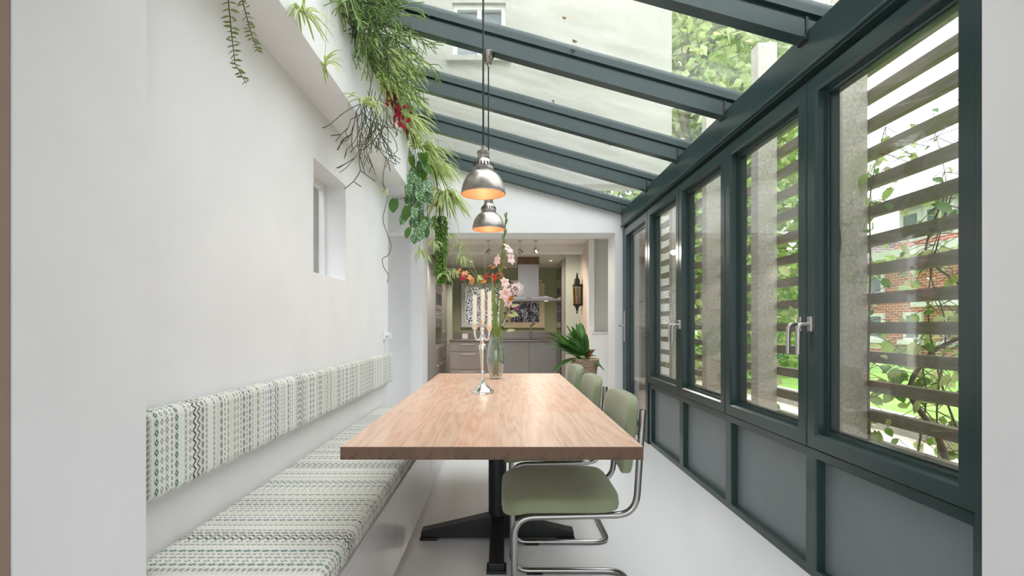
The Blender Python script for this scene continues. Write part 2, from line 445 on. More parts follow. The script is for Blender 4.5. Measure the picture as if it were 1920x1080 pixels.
def brick_mat(name, c1, c2, mortar, scale):
    m, nt, b, out = base(name); tc = nn(nt, 'ShaderNodeTexCoord'); sp = nn(nt, 'ShaderNodeSeparateXYZ'); cb = nn(nt, 'ShaderNodeCombineXYZ')
    nt.links.new(tc.outputs['Object'], sp.inputs[0])
    nt.links.new(mth(nt, 'ADD', sp.outputs[0], sp.outputs[1]), cb.inputs[0]); nt.links.new(sp.outputs[2], cb.inputs[1])
    br = nn(nt, 'ShaderNodeTexBrick'); nt.links.new(cb.outputs[0], br.inputs[0])
    br.inputs['Color1'].default_value = (*c1, 1); br.inputs['Color2'].default_value = (*c2, 1); br.inputs['Mortar'].default_value = (*mortar, 1)
    br.inputs['Scale'].default_value = scale; br.inputs['Mortar Size'].default_value = .012; br.inputs['Brick Width'].default_value = .22; br.inputs['Row Height'].default_value = .07
    nt.links.new(br.outputs[0], b.inputs['Base Color']); b.inputs['Roughness'].default_value = .9; MT[name] = m
brick_mat('red_brick', lin(190, 98, 78), lin(206, 122, 98), lin(214, 190, 176), 1.0)
brick_mat('grey_brick', lin(120, 120, 126), lin(160, 158, 160), lin(196, 194, 192), 1.0)

def lawn_mat():
    m, nt, b, out = base('lawn'); v = coords(nt)
    c = ramp(nt, mth(nt, 'ADD', mth(nt, 'MULTIPLY', noise_t(nt, v, 1.2, 4), .5), mth(nt, 'MULTIPLY', noise_t(nt, v, 45, 3), .5)), [(.32, lin(104, 150, 56)), (.55, lin(146, 190, 88)), (.72, lin(186, 214, 128))])
    nt.links.new(c, b.inputs['Base Color']); b.inputs['Roughness'].default_value = .95; bump(nt, b, noise_t(nt, v, 60, 3), .8, .03); MT['lawn'] = m
lawn_mat()

def lace_mat(name, dark):
    m, nt, b, out = base(name); v = coords(nt, (1, 1, 1))
    vo = nn(nt, 'ShaderNodeTexVoronoi', feature='DISTANCE_TO_EDGE'); vo.inputs['Scale'].default_value = 26; nt.links.new(v, vo.inputs['Vector'])
    n = noise_t(nt, coords(nt, (9, 9, 3)), 3, 5, .7)
    f = mth(nt, 'GREATER_THAN', mth(nt, 'ADD', mth(nt, 'MULTIPLY', vo.outputs['Distance'], 2.2), n), dark)
    c = mixc(nt, f, lin(240, 238, 240), lin(84, 78, 88))
    nt.links.new(c, b.inputs['Base Color']); b.inputs['Roughness'].default_value = .9
    t = nn(nt, 'ShaderNodeBsdfTranslucent'); nt.links.new(c, t.inputs[0]); a = nn(nt, 'ShaderNodeMixShader'); a.inputs[0].default_value = .6
    nt.links.new(b.outputs[0], a.inputs[1]); nt.links.new(t.outputs[0], a.inputs[2]); nt.links.new(a.outputs[0], out.inputs[0]); MT[name] = m
lace_mat('lace_pale', .84); lace_mat('lace_dark', .58)

def scindapsus_mat():
    m, nt, b, out = base('scindapsus_leaf'); v = coords(nt)
    c = ramp(nt, noise_t(nt, v, 7, 4, .65), [(.40, lin(56, 98, 50)), (.50, lin(96, 140, 80)), (.60, lin(190, 214, 188))])
    nt.links.new(c, b.inputs['Base Color']); b.inputs['Roughness'].default_value = .4; MT['scindapsus_leaf'] = m
scindapsus_mat()
def emit(name, col, s):
    m, nt, b, out = base(name); b.inputs['Base Color'].default_value = (*col, 1); b.inputs['Emission Color'].default_value = (*col, 1); b.inputs['Emission Strength'].default_value = s; MT[name] = m
emit('warm_bulb', (1, .66, .42), 4)
def lamp(name, typ, loc, energy, col, parent=None, size=.03, **kw):
    d = bpy.data.lights.new(name, typ); d.energy = energy; d.color = col
    if hasattr(d, 'shadow_soft_size'): d.shadow_soft_size = size
    for k, v in kw.items(): setattr(d, k, v)
    o = bpy.data.objects.new(name, d); C.objects.link(o)
    if parent is not None: o.parent = parent; o.location = Vector(loc) - wloc(parent)
    else: o.location = loc
    return o
G = MT

# ================================================================ THE SETTING
S = 'structure'
WX = 1.34                                   # inner face of the glazed wall
LX = -1.02                                  # left wall
BY = [1.448, 2.27, 3.105, 3.93, 4.78, 5.76]  # window module boundaries along the glazed wall
SL = .279
def zb(x): return 2.37 + SL * (1.33 - x)    # underside of the rafters
FY = 5.81                                   # far wall plane
tag(MB().box(-3.2, 2.6, -3.2, 10.7, -.12, 0).build('floor', G['floor_resin']), 'pale grey seamless resin floor', kind=S)

# left wall with the small inner window
w = MB(); hy0, hy1, hz0, hz1 = 2.74, 3.30, 1.395, 2.01
w.box(LX - .16, LX, 1.36, hy0, 0, 2.45); w.box(LX - .16, LX, hy1, 4.5, 0, 2.45)
w.box(LX - .16, LX, hy0, hy1, 0, hz0); w.box(LX - .16, LX, hy0, hy1, hz1, 2.45)
wl = tag(w.build('wall_left', G['plaster']), 'white plastered long wall behind the bench', kind=S)
w = MB(); w.box(LX - .95, LX - .85, 1.36, 5.8, 0, 2.6)
tag(w.build('wall_passage', G['plaster_grey']), 'grey wall of the passage seen through the small inner window', kind=S)
nf = MB(); nf.ring(hy0 + .002, hy1 - .002, hz0 + .002, hz1 - .002, [(0, LX - .16), (0, LX - .13), (.035, LX - .13), (.035, LX - .16)])
wn = tag(nf.build('window_6', G['white_lacquer']), 'small inner window opening in the white left wall', kind=S)
h = MB()
for zz in (1.66, 1.60): h.tube([(LX - .135, 2.86, zz), (LX - .12, 2.87, zz), (LX - .12, 2.93, zz)], .004, 6)
h.build('window_catch', G['brass'], wn)

# trough beam along the left wall (soffit and face), carries the plants
tb = MB(); tb.box(LX - .16, -.825, 1.36, 4.45, 2.30, 2.66); tb.box(-.845, -.825, 1.36, 4.45, 2.66, 2.72); tb.box(LX - .16, LX - .12, 1.36, 4.45, 2.66, 3.0)
tag(tb.build('trim_1', G['plaster'], bevel=.004), 'white boxed-in plant trough running above the bench wall', kind=S)
tb = MB(); tb.box(LX - .9, -.74, 4.56, FY, 2.58, 2.68)
tag(tb.build('trim_2', G['plaster']), 'white plant ledge between trough and far wall', kind=S)

# near opening: jambs and head towards the living room
j = MB(); j.box(-1.45, -.945, .985, 1.352, 0, 2.9); j.box(-3.2, -1.45, .985, 1.352, 0, 2.9)
tag(j.build('wall_near_left', [G['plaster']]), 'white jamb of the wide opening beside the bench', kind=S)
j = MB(); j.box(-3.2, -.949, .955, .984, 0, 2.9)
tag(j.build('trim_3', G['taupe_paint']), 'taupe painted wall face at the edge of the opening', kind=S)
j = MB(); j.box(1.335, 2.6, .9, 1.43, 0, 2.9)
tag(j.build('wall_near_right', G['plaster']), 'white jamb beside the dark green window frame', kind=S)
j = MB(); j.box(-.945, 1.335, .985, 1.352, 2.32, 2.9)
tag(j.build('wall_near_head', G['plaster']), 'white head above the wide opening', kind=S)
# living room behind the camera: ceiling, side walls, back wall with a wide garden window
j = MB(); j.box(-3.2, 2.6, -3.2, .955, 2.75, 2.9)
tag(j.build('ceiling_living_room', G['plaster']), 'white living room ceiling', kind=S)
j = MB(); j.box(-3.3, -3.2, -3.2, 1.352, 0, 2.9); tag(j.build('wall_living_left', G['plaster']), 'white living room side wall', kind=S)
j = MB(); j.box(2.6, 2.7, -3.2, 1.43, 0, 2.9); tag(j.build('wall_living_right', G['plaster']), 'white living room wall on the garden side', kind=S)
j = MB(); j.box(-3.2, -2.6, -3.3, -3.2, 0, 2.9); j.box(2.0, 2.6, -3.3, -3.2, 0, 2.9); j.box(-2.6, 2.0, -3.3, -3.2, 2.5, 2.9)
tag(j.build('wall_living_back', G['plaster']), 'white living room back wall with wide window opening', kind=S)

# far wall with the opening to the kitchen; gable follows the roof
LZ = 2.16; OX0, OX1 = -.925, 1.26
f = MB()
f.prism([(OX1, 0), (WX + .12, 0), (WX + .12, zb(WX + .12) + .1), (OX1, zb(OX1) + .1)], FY, 6.2)
f.prism([(-1.95, LZ), (OX1, LZ), (OX1, zb(OX1) + .1), (-1.1, zb(-1.1) + .1), (-1.95, zb(-1.1) + .1)], FY, 6.2)
f.box(-1.95, -1.06, FY + .22, 6.2, 0, LZ); f.box(-1.06, OX0, FY, 6.2, 0, LZ)
tag(recalc(f.build('wall_far', G['plaster'])), 'white far gable wall with wide kitchen opening', kind=S)

# upper storeys of the house, seen through the glass roof
f = MB(); wx0, wx1, wz0, wz1 = -.60, .02, 4.22, 4.86
f.box(-1.25, wx0, 5.95, 6.25, 2.75, 8); f.box(wx1, 1.95, 5.95, 6.25, 2.75, 8); f.box(wx0, wx1, 5.95, 6.25, 2.75, wz0); f.box(wx0, wx1, 5.95, 6.25, wz1, 8)
fo = tag(f.build('wall_upper_far', G['facade_cream']), 'cream rendered upper facade above the glass roof', kind=S)
f = MB(); f.ringy(wx0, wx1, wz0, wz1, [(0, 6.10), (0, 6.0), (.05, 6.0), (.05, 6.1)]); f.box((wx0 + wx1) / 2 - .025, (wx0 + wx1) / 2 + .025, 6.01, 6.07, wz0, wz1)
uw = tag(f.build('window_7', G['house_white']), 'upstairs window in the cream facade', kind=S)
MB().box(wx0 + .05, wx1 - .05, 6.05, 6.06, wz0 + .05, wz1 - .05).build('pane', G['house_glass'], uw)
MB().box(wx0 - .06, wx1 + .06, 5.88, 6.0, wz0 - .06, wz0).build('sill', G['kerb_stone'], uw)
f = MB(); f.box(-1.35, -1.2, 1.2, 6.0, 3.05, 5.2)
tag(f.build('wall_upper_left', G['facade_cream']), 'cream rendered house wall rising above the plant trough', kind=S)

# ---------------------------------------------------------------- glazed wall
hd = MB()
hd.box(WX - .012, 1.47, 1.43, FY, 2.215, 2.40); hd.box(WX - .022, WX - .012, 1.43, FY, 2.226, 2.238); hd.box(WX + .03, 1.45, 1.43, FY, 2.19, 2.215)
hd.box(1.40, 1.47, 1.43, FY, 2.40, 2.44)
hdo = tag(hd.build('trim_4', G['frame_green'], bevel=.003), 'dark green metal eaves beam above the windows', kind=S)
MB().box(1.435, 1.475, 1.43, FY, 2.44, 2.465).build('eaves_strip', G['steel'], hdo)
po = MB()
for i, y in enumerate(BY):
    if i == 0: po.box(1.335, 1.45, 1.43, 1.452, 0, 2.2)
    elif i == 5: po.box(1.345, 1.45, 5.745, FY, 0, 2.2)
    else: po.box(1.372, 1.45, y - .03, y + .03, 0, 2.2)
tag(po.build('trim_5', G['frame_green'], bevel=.002), 'dark green metal posts between the windows', kind=S)

def make_handle(parent, y, lean):
    hdl = MB(); zc = 1.115
    hdl.box(WX - .012, WX + .001, y - .014, y + .014, zc - .032, zc + .034)
    o = hdl.build('handle', G['steel'], parent, bevel=.002)
    l = MB(); l.tube(fillet([(WX - .008, y, zc), (WX - .058, y, zc), (WX - .058, y + lean, zc - .132)], .028, 5), .0095, 10)
    l.build('lever', G['steel'], o, smooth=True)
SP = [(0, 1.43), (0, 1.345), (.004, WX), (.058, WX), (.068, WX + .009), (.068, WX + .036), (.075, WX + .036), (.075, WX + .045), (.086, WX + .05), (.086, 1.43)]
def sash(n, y0, y1, hside, words):
    y0 += .004; y1 -= .004
    fr = recalc(MB().ring(y0, y1, .575, 2.186, SP).build('window_%d' % n, G['frame_green']))
    tag(fr, words, kind=S)
    g = MB(); g.ring(y0, y1, .575, 2.186, [(.0865, WX + .046), (.0865, WX + .052), (.0915, WX + .052), (.0915, WX + .046)]); recalc(g.build('gasket', G['frame_dark'], fr))
    MB().box(WX + .055, WX + .063, y0 + .08, y1 - .08, .65, 2.11).build('pane', G['window_glass'], fr)
    if hside: make_handle(fr, (y1 - .034) if hside > 0 else (y0 + .034), .004)
    # lower panel below the sash
    p = MB(); p.ring(y0 - .004, y1 + .004, .0, .565, [(0, 1.44), (0, WX + .02), (.036, WX + .02), (.04, WX + .024), (.04, WX + .07), (.04, 1.44)])
    recalc(p.build('panel_frame', G['frame_green'], fr))
    MB().box(WX + .06, WX + .09, y0 + .03, y1 - .03, .03, .53).build('infill_panel', G['panel_grey'], fr)
sash(1, BY[0], BY[1], +1, 'dark green casement window beside the white jamb')
sash(2, BY[1], BY[2], -1, 'dark green casement window with handle at its near stile')
sash(3, BY[2], BY[3], +1, 'dark green casement window facing the middle of the table')
sash(4, BY[3], BY[4], -1, 'dark green casement window next to the glass door')
# garden door
y0, y1 = BY[4] + .035, BY[5] - .02
d = recalc(MB().ring(y0, y1, .012, 2.186, [(0, 1.43), (0, WX + .012), (.004, WX + .008), (.075, WX + .008), (.082, WX + .014), (.082, WX + .05), (.098, WX + .054), (.098, 1.43)]).build('door_1', G['frame_green']))
tag(d, 'dark green glazed garden door at the far end', kind=S)
for xx in (.055,): MB().box(WX + xx, WX + xx + .008, y0 + .09, y1 - .09, .10, 2.10).build('pane', G['window_glass'], d)
hp = MB(); hp.box(WX - .004, WX + .009, y1 - .055, y1 - .022, .93, 1.27); hp = hp.build('handle', G['steel'], d, bevel=.003)
MB().tube(fillet([(WX, y1 - .038, 1.105), (WX - .06, y1 - .038, 1.105), (WX - .06, y1 - .165, 1.105)], .02, 4), .01, 10).build('lever', G['steel'], hp, smooth=True)
MB().box(1.345, 1.44, BY[4], y1 + .02, 0, .012).build('threshold', G['frame_dark'], d)

# ---------------------------------------------------------------- glass roof
RX0, RX1 = -1.02, 1.455
def rafter_mesh():
    m = MB()
    def sec(w0, h0, h1, x0=RX0, x1=1.40):
        m.hexa([(x0, -w0, zb(x0) + h0), (x1, -w0, zb(x1) + h0), (x1, w0, zb(x1) + h0), (x0, w0, zb(x0) + h0),
                (x0, -w0, zb(x0) + h1), (x1, -w0, zb(x1) + h1), (x1, w0, zb(x1) + h1), (x0, w0, zb(x0) + h1)])
    sec(.030, 0, .075); sec(.034, -.006, .006); sec(.022, .075, .10); sec(.042, .10, .135, x1=1.44); sec(.034, .135, .165, x1=1.46)
    return m
rm = rafter_mesh().mesh('rafter', G['frame_green'])
ro = bpy.data.objects.new('ceiling', None); C.objects.link(ro); tag(ro, 'sloping glass roof on dark green metal rafters', kind=S)
RY = [BY[0]] + BY[1:5] + [5.765]
for y in RY:
    r = inst('rafter', rm, ro, Matrix.Translation((0, y, 0)))
    # end cap with bracket
    MB().box(1.318, 1.330, y - .036, y + .036, zb(1.33) - .012, zb(1.33) + .09).build('end_cap', G['frame_dark'], r, bevel=.002)
for y0, y1 in zip(RY[:-1], RY[1:]):
    g = MB(); a, b = y0 + .03, y1 - .03; h = .142; t = .012
    g.hexa([(RX0, a, zb(RX0) + h), (RX1, a, zb(RX1) + h), (RX1, b, zb(RX1) + h), (RX0, b, zb(RX0) + h),
            (RX0, a, zb(RX0) + h + t), (RX1, a, zb(RX1) + h + t), (RX1, b, zb(RX1) + h + t), (RX0, b, zb(RX0) + h + t)])
    g.build('roof_pane', G['roof_glass'], ro)
lp = MB(); lp.box(RX0 - .08, RX0 + .03, 1.43, FY, zb(RX0) - .04, zb(RX0) + .2); lp.build('wall_plate', G['frame_green'], ro)
# flashing at the head of the roof
lp = MB(); lp.box(-1.2, RX0 - .04, 1.4, FY, zb(RX0) + .12, zb(RX0) + .22); lp.build('flashing', G['kerb_stone'], ro)

# fallen leaves lying on the panes
def leaf_mesh(name, mat, L=1.0, W=.5, fold=.12, heart=False, curl=.12, tip=1.0):
    """leaf along +Y from the origin, folded at the midrib, with a thin edge outline of its kind"""
    m = MB(); n = 7; rows = []
    for i in range(n + 1):
        t = i / n
        if heart: wd = W * (math.sin(PI * min(1, (t + .10) / 1.10)) ** .75) * (1 - .15 * t)
        else: wd = W * math.sin(PI * t ** .85) ** .9
        if i == n: wd = 0.004
        if i == 0: wd = W * .28 if heart else .01
        y = t * L; z = -curl * t * t * L
        yb = y - (.16 * L * (1 - t) ** 4 if heart else 0)
        rows.append([(-wd, yb, z + fold * wd), (-wd * .5, (y + yb) / 2, z + fold * wd * .35), (0, y, z), (wd * .5, (y + yb) / 2, z + fold * wd * .35), (wd, yb, z + fold * wd)])
    for r in rows: m.v += r
    for i in range(n):
        for k in range(4):
            m.quad((i * 5 + k, i * 5 + k + 1, (i + 1) * 5 + k + 1, (i + 1) * 5 + k))
    return m.mesh(name, mat, smooth=60)
dl = leaf_mesh('fallen_leaf', G['dead_leaf'], 1, .32, .3, curl=.25)
rg = R(5)
words = ['curled tan fallen leaf on the glass roof against the second rafter', 'brown fallen leaf lying in mid pane of the glass roof']
fl = [(1150, 122, 3.0), (1208, 135, 3.03), (1300, 158, 3.05), (1330, 170, 3.05), (1322, 162, 3.0), (1035, 187, 3.45), (1058, 37, 2.75), (1075, 80, 2.8), (1117, 232, 3.9), (1215, 258, 3.92), (1138, 270, 4.2), (880, 38, 3.02), (980, 190, 3.9)]
for k, (px, py, d0) in enumerate(fl):
    p = at(px, py, d0); a = rg.uniform(0, 6.3); s = rg.uniform(.035, .06)
    z = zb(p.x) + .156
    # follow the sight line to where it meets the pane
    q = Vector((0, 0, EYE)); dr = (p - q)
    t = (zb(0) + .158 - q.z) / (dr.z + SL * dr.x); p = q + dr * t
    M = Matrix.Translation(p) @ Matrix.Rotation(math.atan(SL), 4, 'Y') @ Matrix.Rotation(a, 4, 'Z') @ Matrix.Scale(s, 4)
    o = inst('fallen_leaf', dl, None, M)
    lb = 'dry tan leaf caught on the glass roof along the rafter of the far pendant' if k < 5 or k == 11 else ('small dry leaf on the roof pane between the pendant rafters' if k in (6, 7) else 'small dry leaf on the roof panes towards the far wall')
    tag(o, lb, 'leaf', lb.replace('small ', '').replace('leaf', 'leaves'))

# ================================================================ FURNITURE
# ---------------------------------------------------------------- bench
b0, b1 = 1.372, 4.30
bn = empty('bench', (-.75, 2.8, 0), 'built-in white bench box under the patterned seat cushion', 'bench')
m = MB(); m.box(LX + .003, -.488, b0, b1, 0, .355); m.box(LX + .003, -.478, b0, b1, .355, .375); m.build('body', G['white_lacquer'], bn, bevel=.003)
ys = [b0 + .002, 2.36, 3.34, b1 - .002]
for a, c in zip(ys[:-1], ys[1:]):
    MB().box(-.488, -.480, a + .002, c - .002, .03, .352).build('front_panel', G['white_lacquer'], bn, bevel=.002)
def roll(p): return p
sc = MB(); sc.box(LX + .004, -.478, b0 + .002, b1 - .01, .376, .452)
sc = sc.build('seat_cushion', G['bench_fabric'], None, smooth=True, bevel=.026, seg=6)
sc.data.polygons.foreach_set('use_smooth', [True] * len(sc.data.polygons))
tag(sc, 'long patterned cream and green seat cushion on the white bench', 'cushion')
bc = MB(); bc.box(LX + .001, -.955, b0 + .01, 4.44, .622, .876)
bc = bc.build('back_cushion', G['bench_fabric'], None, smooth=True, bevel=.028, seg=6)
tag(bc, 'long patterned backrest cushion fixed to the white wall above the bench', 'cushion')
# socket with plug
so = empty('wall_socket', (LX, 4.36, 1.03), 'white wall socket with a plug above the backrest cushion', 'socket')
MB().box(LX, LX + .012, 4.32, 4.40, .985, 1.065).build('plate', G['plastic_white'], so, bevel=.003)
pl = MB(); pl.tube([(LX + .012, 4.375, 1.03), (LX + .05, 4.375, 1.03)], .018, 12); pl.box(LX + .045, LX + .06, 4.35, 4.4, 1.0, 1.05); pl.build('plug', G['plastic_white'], so, bevel=.002)

# ---------------------------------------------------------------- table
TY = [1.516, 2.12, 2.70, 3.27, 3.84]; TX0, TX1 = -.485, .413; TZ = .75; TH = .038
tb = empty('dining_table', (-.036, 2.68, 0), 'long beech dining table with black pedestal foot', 'table')
ns = 8; sw = (TX1 - TX0) / ns; rg = R(11)
for y0, y1 in zip(TY[:-1], TY[1:]):
    sm = MB(); hl = (y1 - y0) / 2
    sm.box(-sw / 2 + .00006, sw / 2 - .00006, -hl + .0001, hl - .0001, -TH, 0)
    sm.m[2] = 1; sm.m[4] = 1
    me = sm.mesh('stave', [G['table_wood'], G['table_end_grain']])
    for k in range(ns):
        inst('stave', me, tb, Matrix.Translation((TX0 + sw * (k + .5), (y0 + y1) / 2, TZ)))
cx, cy = -.034, 2.68
m = MB(); m.lathe([(0, .045), (.047, .045), (.047, .70), (0, .70)], (cx, cy, 0), 24); m.build('column', G['black_metal'], tb, smooth=True)
m = MB(); m.box(cx - .26, cx + .26, cy - .35, cy + .35, .695, TZ - TH); m.build('mounting_plate', G['black_metal'], tb, bevel=.004)
def arm(dx, dy):
    m = MB(); n = Vector((-dy, dx, 0)); o = Vector((cx, cy, 0)); t = Vector((dx, dy, 0)); A = []
    L = .395; wd = .035
    prof = [(.0, 0.012), (L, .012), (L, .045), (L - .02, .048), (.0, .135)]
    b0 = 0
    for s in (-1, 1):
        for (r, z) in prof: m.v.append(tuple(o + t * r + n * wd * s + Vector((0, 0, z))))
    k = len(prof); m.quad(list(range(k))[::-1]); m.quad([k + i for i in range(k)])
    for i in range(k):
        jn = (i + 1) % k; m.quad((i, jn, k + jn, k + i))
    ob = recalc(m.build('foot_arm', G['black_metal'], tb, bevel=.004))
    g = MB(); p = o + t * (L - .04); g.box(p.x - .045, p.x + .045, p.y - .045, p.y + .045, 0, .014); g.build('glide', G['black_metal'], ob, bevel=.002)
for dx, dy in ((1, 0), (-1, 0), (0, 1), (0, -1)): arm(dx, dy)

# ---------------------------------------------------------------- cantilever chairs
def make_chair():
    root = empty('cantilever_chair', (0, 0, 0))
    hy = .205; half = [(.288, .80), (.262, .415), (.19, .405), (-.185, .405), (-.185, .0135), (.305, .0135)]
    near = [Vector((x, -hy, z)) for x, z in half]; far = [Vector((x, hy, z)) for x, z in half]
    path = fillet([near[0], near[1], near[3], near[4], near[5]] + [far[5], far[4], far[3], far[1], far[0]], .075, 7)
    MB().tube(path, .0125, 12).build('frame', G['chrome'], root, smooth=60)
    def sag(p):
        q = Vector(p)
        if p.z > 0: q.z -= .012 * (1 - (p.x / .22) ** 2) * (1 - min(1, (p.y / .23) ** 2)) * 0 - .006 * (1 - (p.y / .24) ** 2)
        if p.x < -.12: q.z -= (abs(p.x) - .12) * .22
        return q
    MB().superell((-.01, 0, .452), (.222, .235, .036), .45, .30, 44, 14, sag).build('seat', G['seat_fabric'], root, smooth=80)
    def bend(p):
        q = Vector(p); q.x += .10 * (p.z) + .55 * p.y * p.y * -1 + .0; return q
    MB().superell((.262, 0, .695), (.026, .218, .142), .30, .42, 40, 22, bend).build('backrest', G['seat_fabric'], root, smooth=80)
    for s in (-1, 1):
        b = MB(); b.tube([(.275, s * (hy - .0), .69), (.25, s * hy, .69)], .006, 8); b.build('bolt', G['chrome'], root)
        g = MB(); g.box(-.12, -.05, s * hy - .014, s * hy + .014, 0, .006); g.build('floor_glide', G['cord_black'], root)
    return root
ch = make_chair(); GR = 'tubular green chairs along the table'
spots = [(.222, 2.085, 'green upholstered tubular steel chair at the table end farthest from the basket'),
         (.225, 2.80, 'green upholstered tubular steel chair in the middle of the row'),
         (.238, 3.53, 'green upholstered tubular steel chair next to the wicker basket')]
for i, (x, y, l) in enumerate(spots):
    o = ch if i == 0 else copy_tree(ch)
    o.location = (x, y, 0); tag(o, l, 'chair', GR)

# ---------------------------------------------------------------- pendant lamps
def pendant(x, y, zr, label, swing=0):
    t = empty('pendant_lamp', (x, y, zr), label, 'lamp', 'pewter pendant lamps over the table')
    top = zb(x) - .006
    out = [(.0985, 0), (.0985, .006), (.096, .022), (.089, .05), (.077, .074), (.061, .092), (.048, .100), (.0455, .102), (.0455, .118), (.041, .132), (.031, .15), (.0255, .158), (.024, .163)]
    sh = MB().lathe(out, (x, y, zr), 40).build('shade', G['pewter'], t, smooth=50)
    inn = [(.0985, 0), (.0955, .001), (.093, .022), (.086, .048), (.074, .071), (.058, .088), (.03, .097), (0, .098)]
    recalc(MB().lathe(inn, (x, y, zr), 40).build('inner_lining', G['copper'], t, smooth=50))
    MB().lathe([(.0255, .158), (.0275, .160), (.0275, .166), (.025, .168), (.025, .176), (.0275, .178), (.0275, .190), (.022, .194), (.010, .198), (.009, .215), (.0, .216)], (x, y, zr), 28).build('socket_cap', G['pewter'], t, smooth=50)
    v = MB()
    for k in range(18):
        a = 2 * PI * k / 18; c, s_ = math.cos(a), math.sin(a); r0, r1 = .0448, .0385
        v.bar((x + c * (r0 + .0008), y + s_ * (r0 + .0008), zr + .121), (x + c * (r1 + .0022), y + s_ * (r1 + .0022), zr + .138), .0055, .003, up=(c, s_, 0))
    v.build('vent_slots', G['frame_dark'], sh)
    rm_ = MB(); rm_.lathe([(.0975, 0), (.100, .002), (.0975, .005)], (x, y, zr), 40); rm_.build('rim', G['pewter'], sh)
    MB().tube([(x, y, zr + .21), (x, y, top - .07)], .0042, 8).build('cord', G['cord_black'], t)
    recalc(MB().lathe([(0, top - .085), (.006, top - .085), (.008, top - .066), (.022, top - .062), (.031, top - .040), (.034, top - .012), (.042, top - .004), (.042, top), (0, top)], (x, y, 0), 28).build('ceiling_rose', G['pewter'], t, smooth=50))
    MB().superell((x, y, zr + .062), (.026, .026, .032), 1, 1, 16, 10).build('bulb', G['warm_bulb'], t, smooth=80)
    lamp('lamp_light', 'POINT', (x, y, zr + .024), .45, (1, .68, .47), t, .02)
pendant(-.092, 2.27, 1.690, 'pewter dome pendant lamp hanging over the bare end of the table')
pendant(-.094, 3.105, 1.690, 'pewter dome pendant lamp hanging above the flower vase')

# ---------------------------------------------------------------- candelabra with three candles
CX, CY = -.1125, 2.70
ca = empty('candelabra', (CX, CY, TZ), 'polished silver three-arm candelabra on the table', 'candelabra')
pr = [(0, 0), (.060, 0), (.061, .008), (.057, .014), (.046, .021), (.030, .033), (.017, .050), (.009, .066), (.0065, .078), (.011, .084), (.011, .089), (.0075, .094), (.009, .11), (.017, .19), (.0205, .212), (.020, .219), (.012, .225), (.015, .236), (.0175, .248), (.013, .262), (.009, .270), (.013, .285), (.015, .295), (.009, .305), (.008, .318), (0, .318)]
MB().lathe([(r, z * 1.17 + TZ) for r, z in pr], (CX, CY, 0), 32).build('stem', G['silver'], ca, smooth=60)
def cup(dx, dy, z):
    return MB().lathe([(0, z - .034), (.006, z - .034), (.009, z - .026), (.016, z - .018), (.019, z - .004), (.0235, z), (.0235, z + .002), (.013, z + .002), (.012, z - .01), (0, z - .01)], (CX + dx, CY + dy, TZ), 20).build('candle_cup', G['silver'], ca, smooth=60)
cups = [(-.041, -.012, .363, .166, 'white candle at the outer arm of the candelabra'), (0, 0, .386, .172, 'tallest white candle on the centre of the candelabra'), (.036, -.022, .358, .187, 'white candle on the candelabra arm beside the vase')]
for i, (dx, dy, z, L, l) in enumerate(cups):
    cup(dx, dy, z)
    if i != 1:
        s = 1 if dx > 0 else -1
        MB().tube(bez((CX, CY, TZ + .315), (CX + dx * .35, CY + dy * .35, TZ + .268), (CX + dx * 1.05, CY + dy, TZ + .272), (CX + dx, CY + dy, TZ + z - .030), 12), [.006] * 4 + [.0052] * 9, 10).build('arm', G['silver'], ca, smooth=60)
    c = empty('candle', (CX + dx, CY + dy, TZ + z - .01), l, 'candle')
    MB().lathe([(0, 0), (.0112, 0), (.0108, L), (.004, L + .001), (0, L)], (CX + dx, CY + dy, TZ + z - .0095), 18).build('wax', G['candle_wax'], c, smooth=60)
    MB().tube([(CX + dx, CY + dy, TZ + z + L - .010), (CX + dx + .001, CY + dy, TZ + z + L)], .0009, 5).build('wick', G['cord_black'], c)
recalc(MB().lathe([(0, -.009), (.008, -.008), (.011, 0), (.008, .008), (0, .009)], (CX + .034, CY + .052, TZ + .0095), 16).build('snuffer_knob', G['silver'], None, smooth=60))
tag(bpy.data.objects['snuffer_knob'], 'little silver knob lying behind the candelabra foot', 'knob')

# ---------------------------------------------------------------- vase and cut flowers
VX, VY = -.055, 3.456
va = empty('glass_vase', (VX, VY, TZ), 'clear glass vase holding the cut flowers', 'vase')
vp = [(.0, .001), (.034, .001), (.038, .006), (.048, .045), (.058, .10), (.061, .135), (.056, .19), (.046, .245), (.040, .284), (.0375, .284), (.0435, .243), (.053, .19), (.0575, .135), (.0545, .10), (.044, .05), (.033, .018), (0, .014)]
recalc(MB().lathe([(r, z + TZ) for r, z in vp], (VX, VY, 0), 36).build('body', G['clear_glass'], va, smooth=60))
fc = MB()
for k in range(8):
    a = 2 * PI * k / 8 + .3
    pts = [(VX + math.cos(a + tw) * (r + .0005), VY + math.sin(a + tw) * (r + .0005), TZ + z) for r, z, tw in ((.040, .015, 0), (.0495, .05, .12), (.0583, .10, .25), (.0612, .135, .35), (.0565, .19, .5), (.0465, .243, .65))]
    fc.tube(pts, .0022, 6)
fc.build('cut_flutes', G['clear_glass'], va, smooth=60)

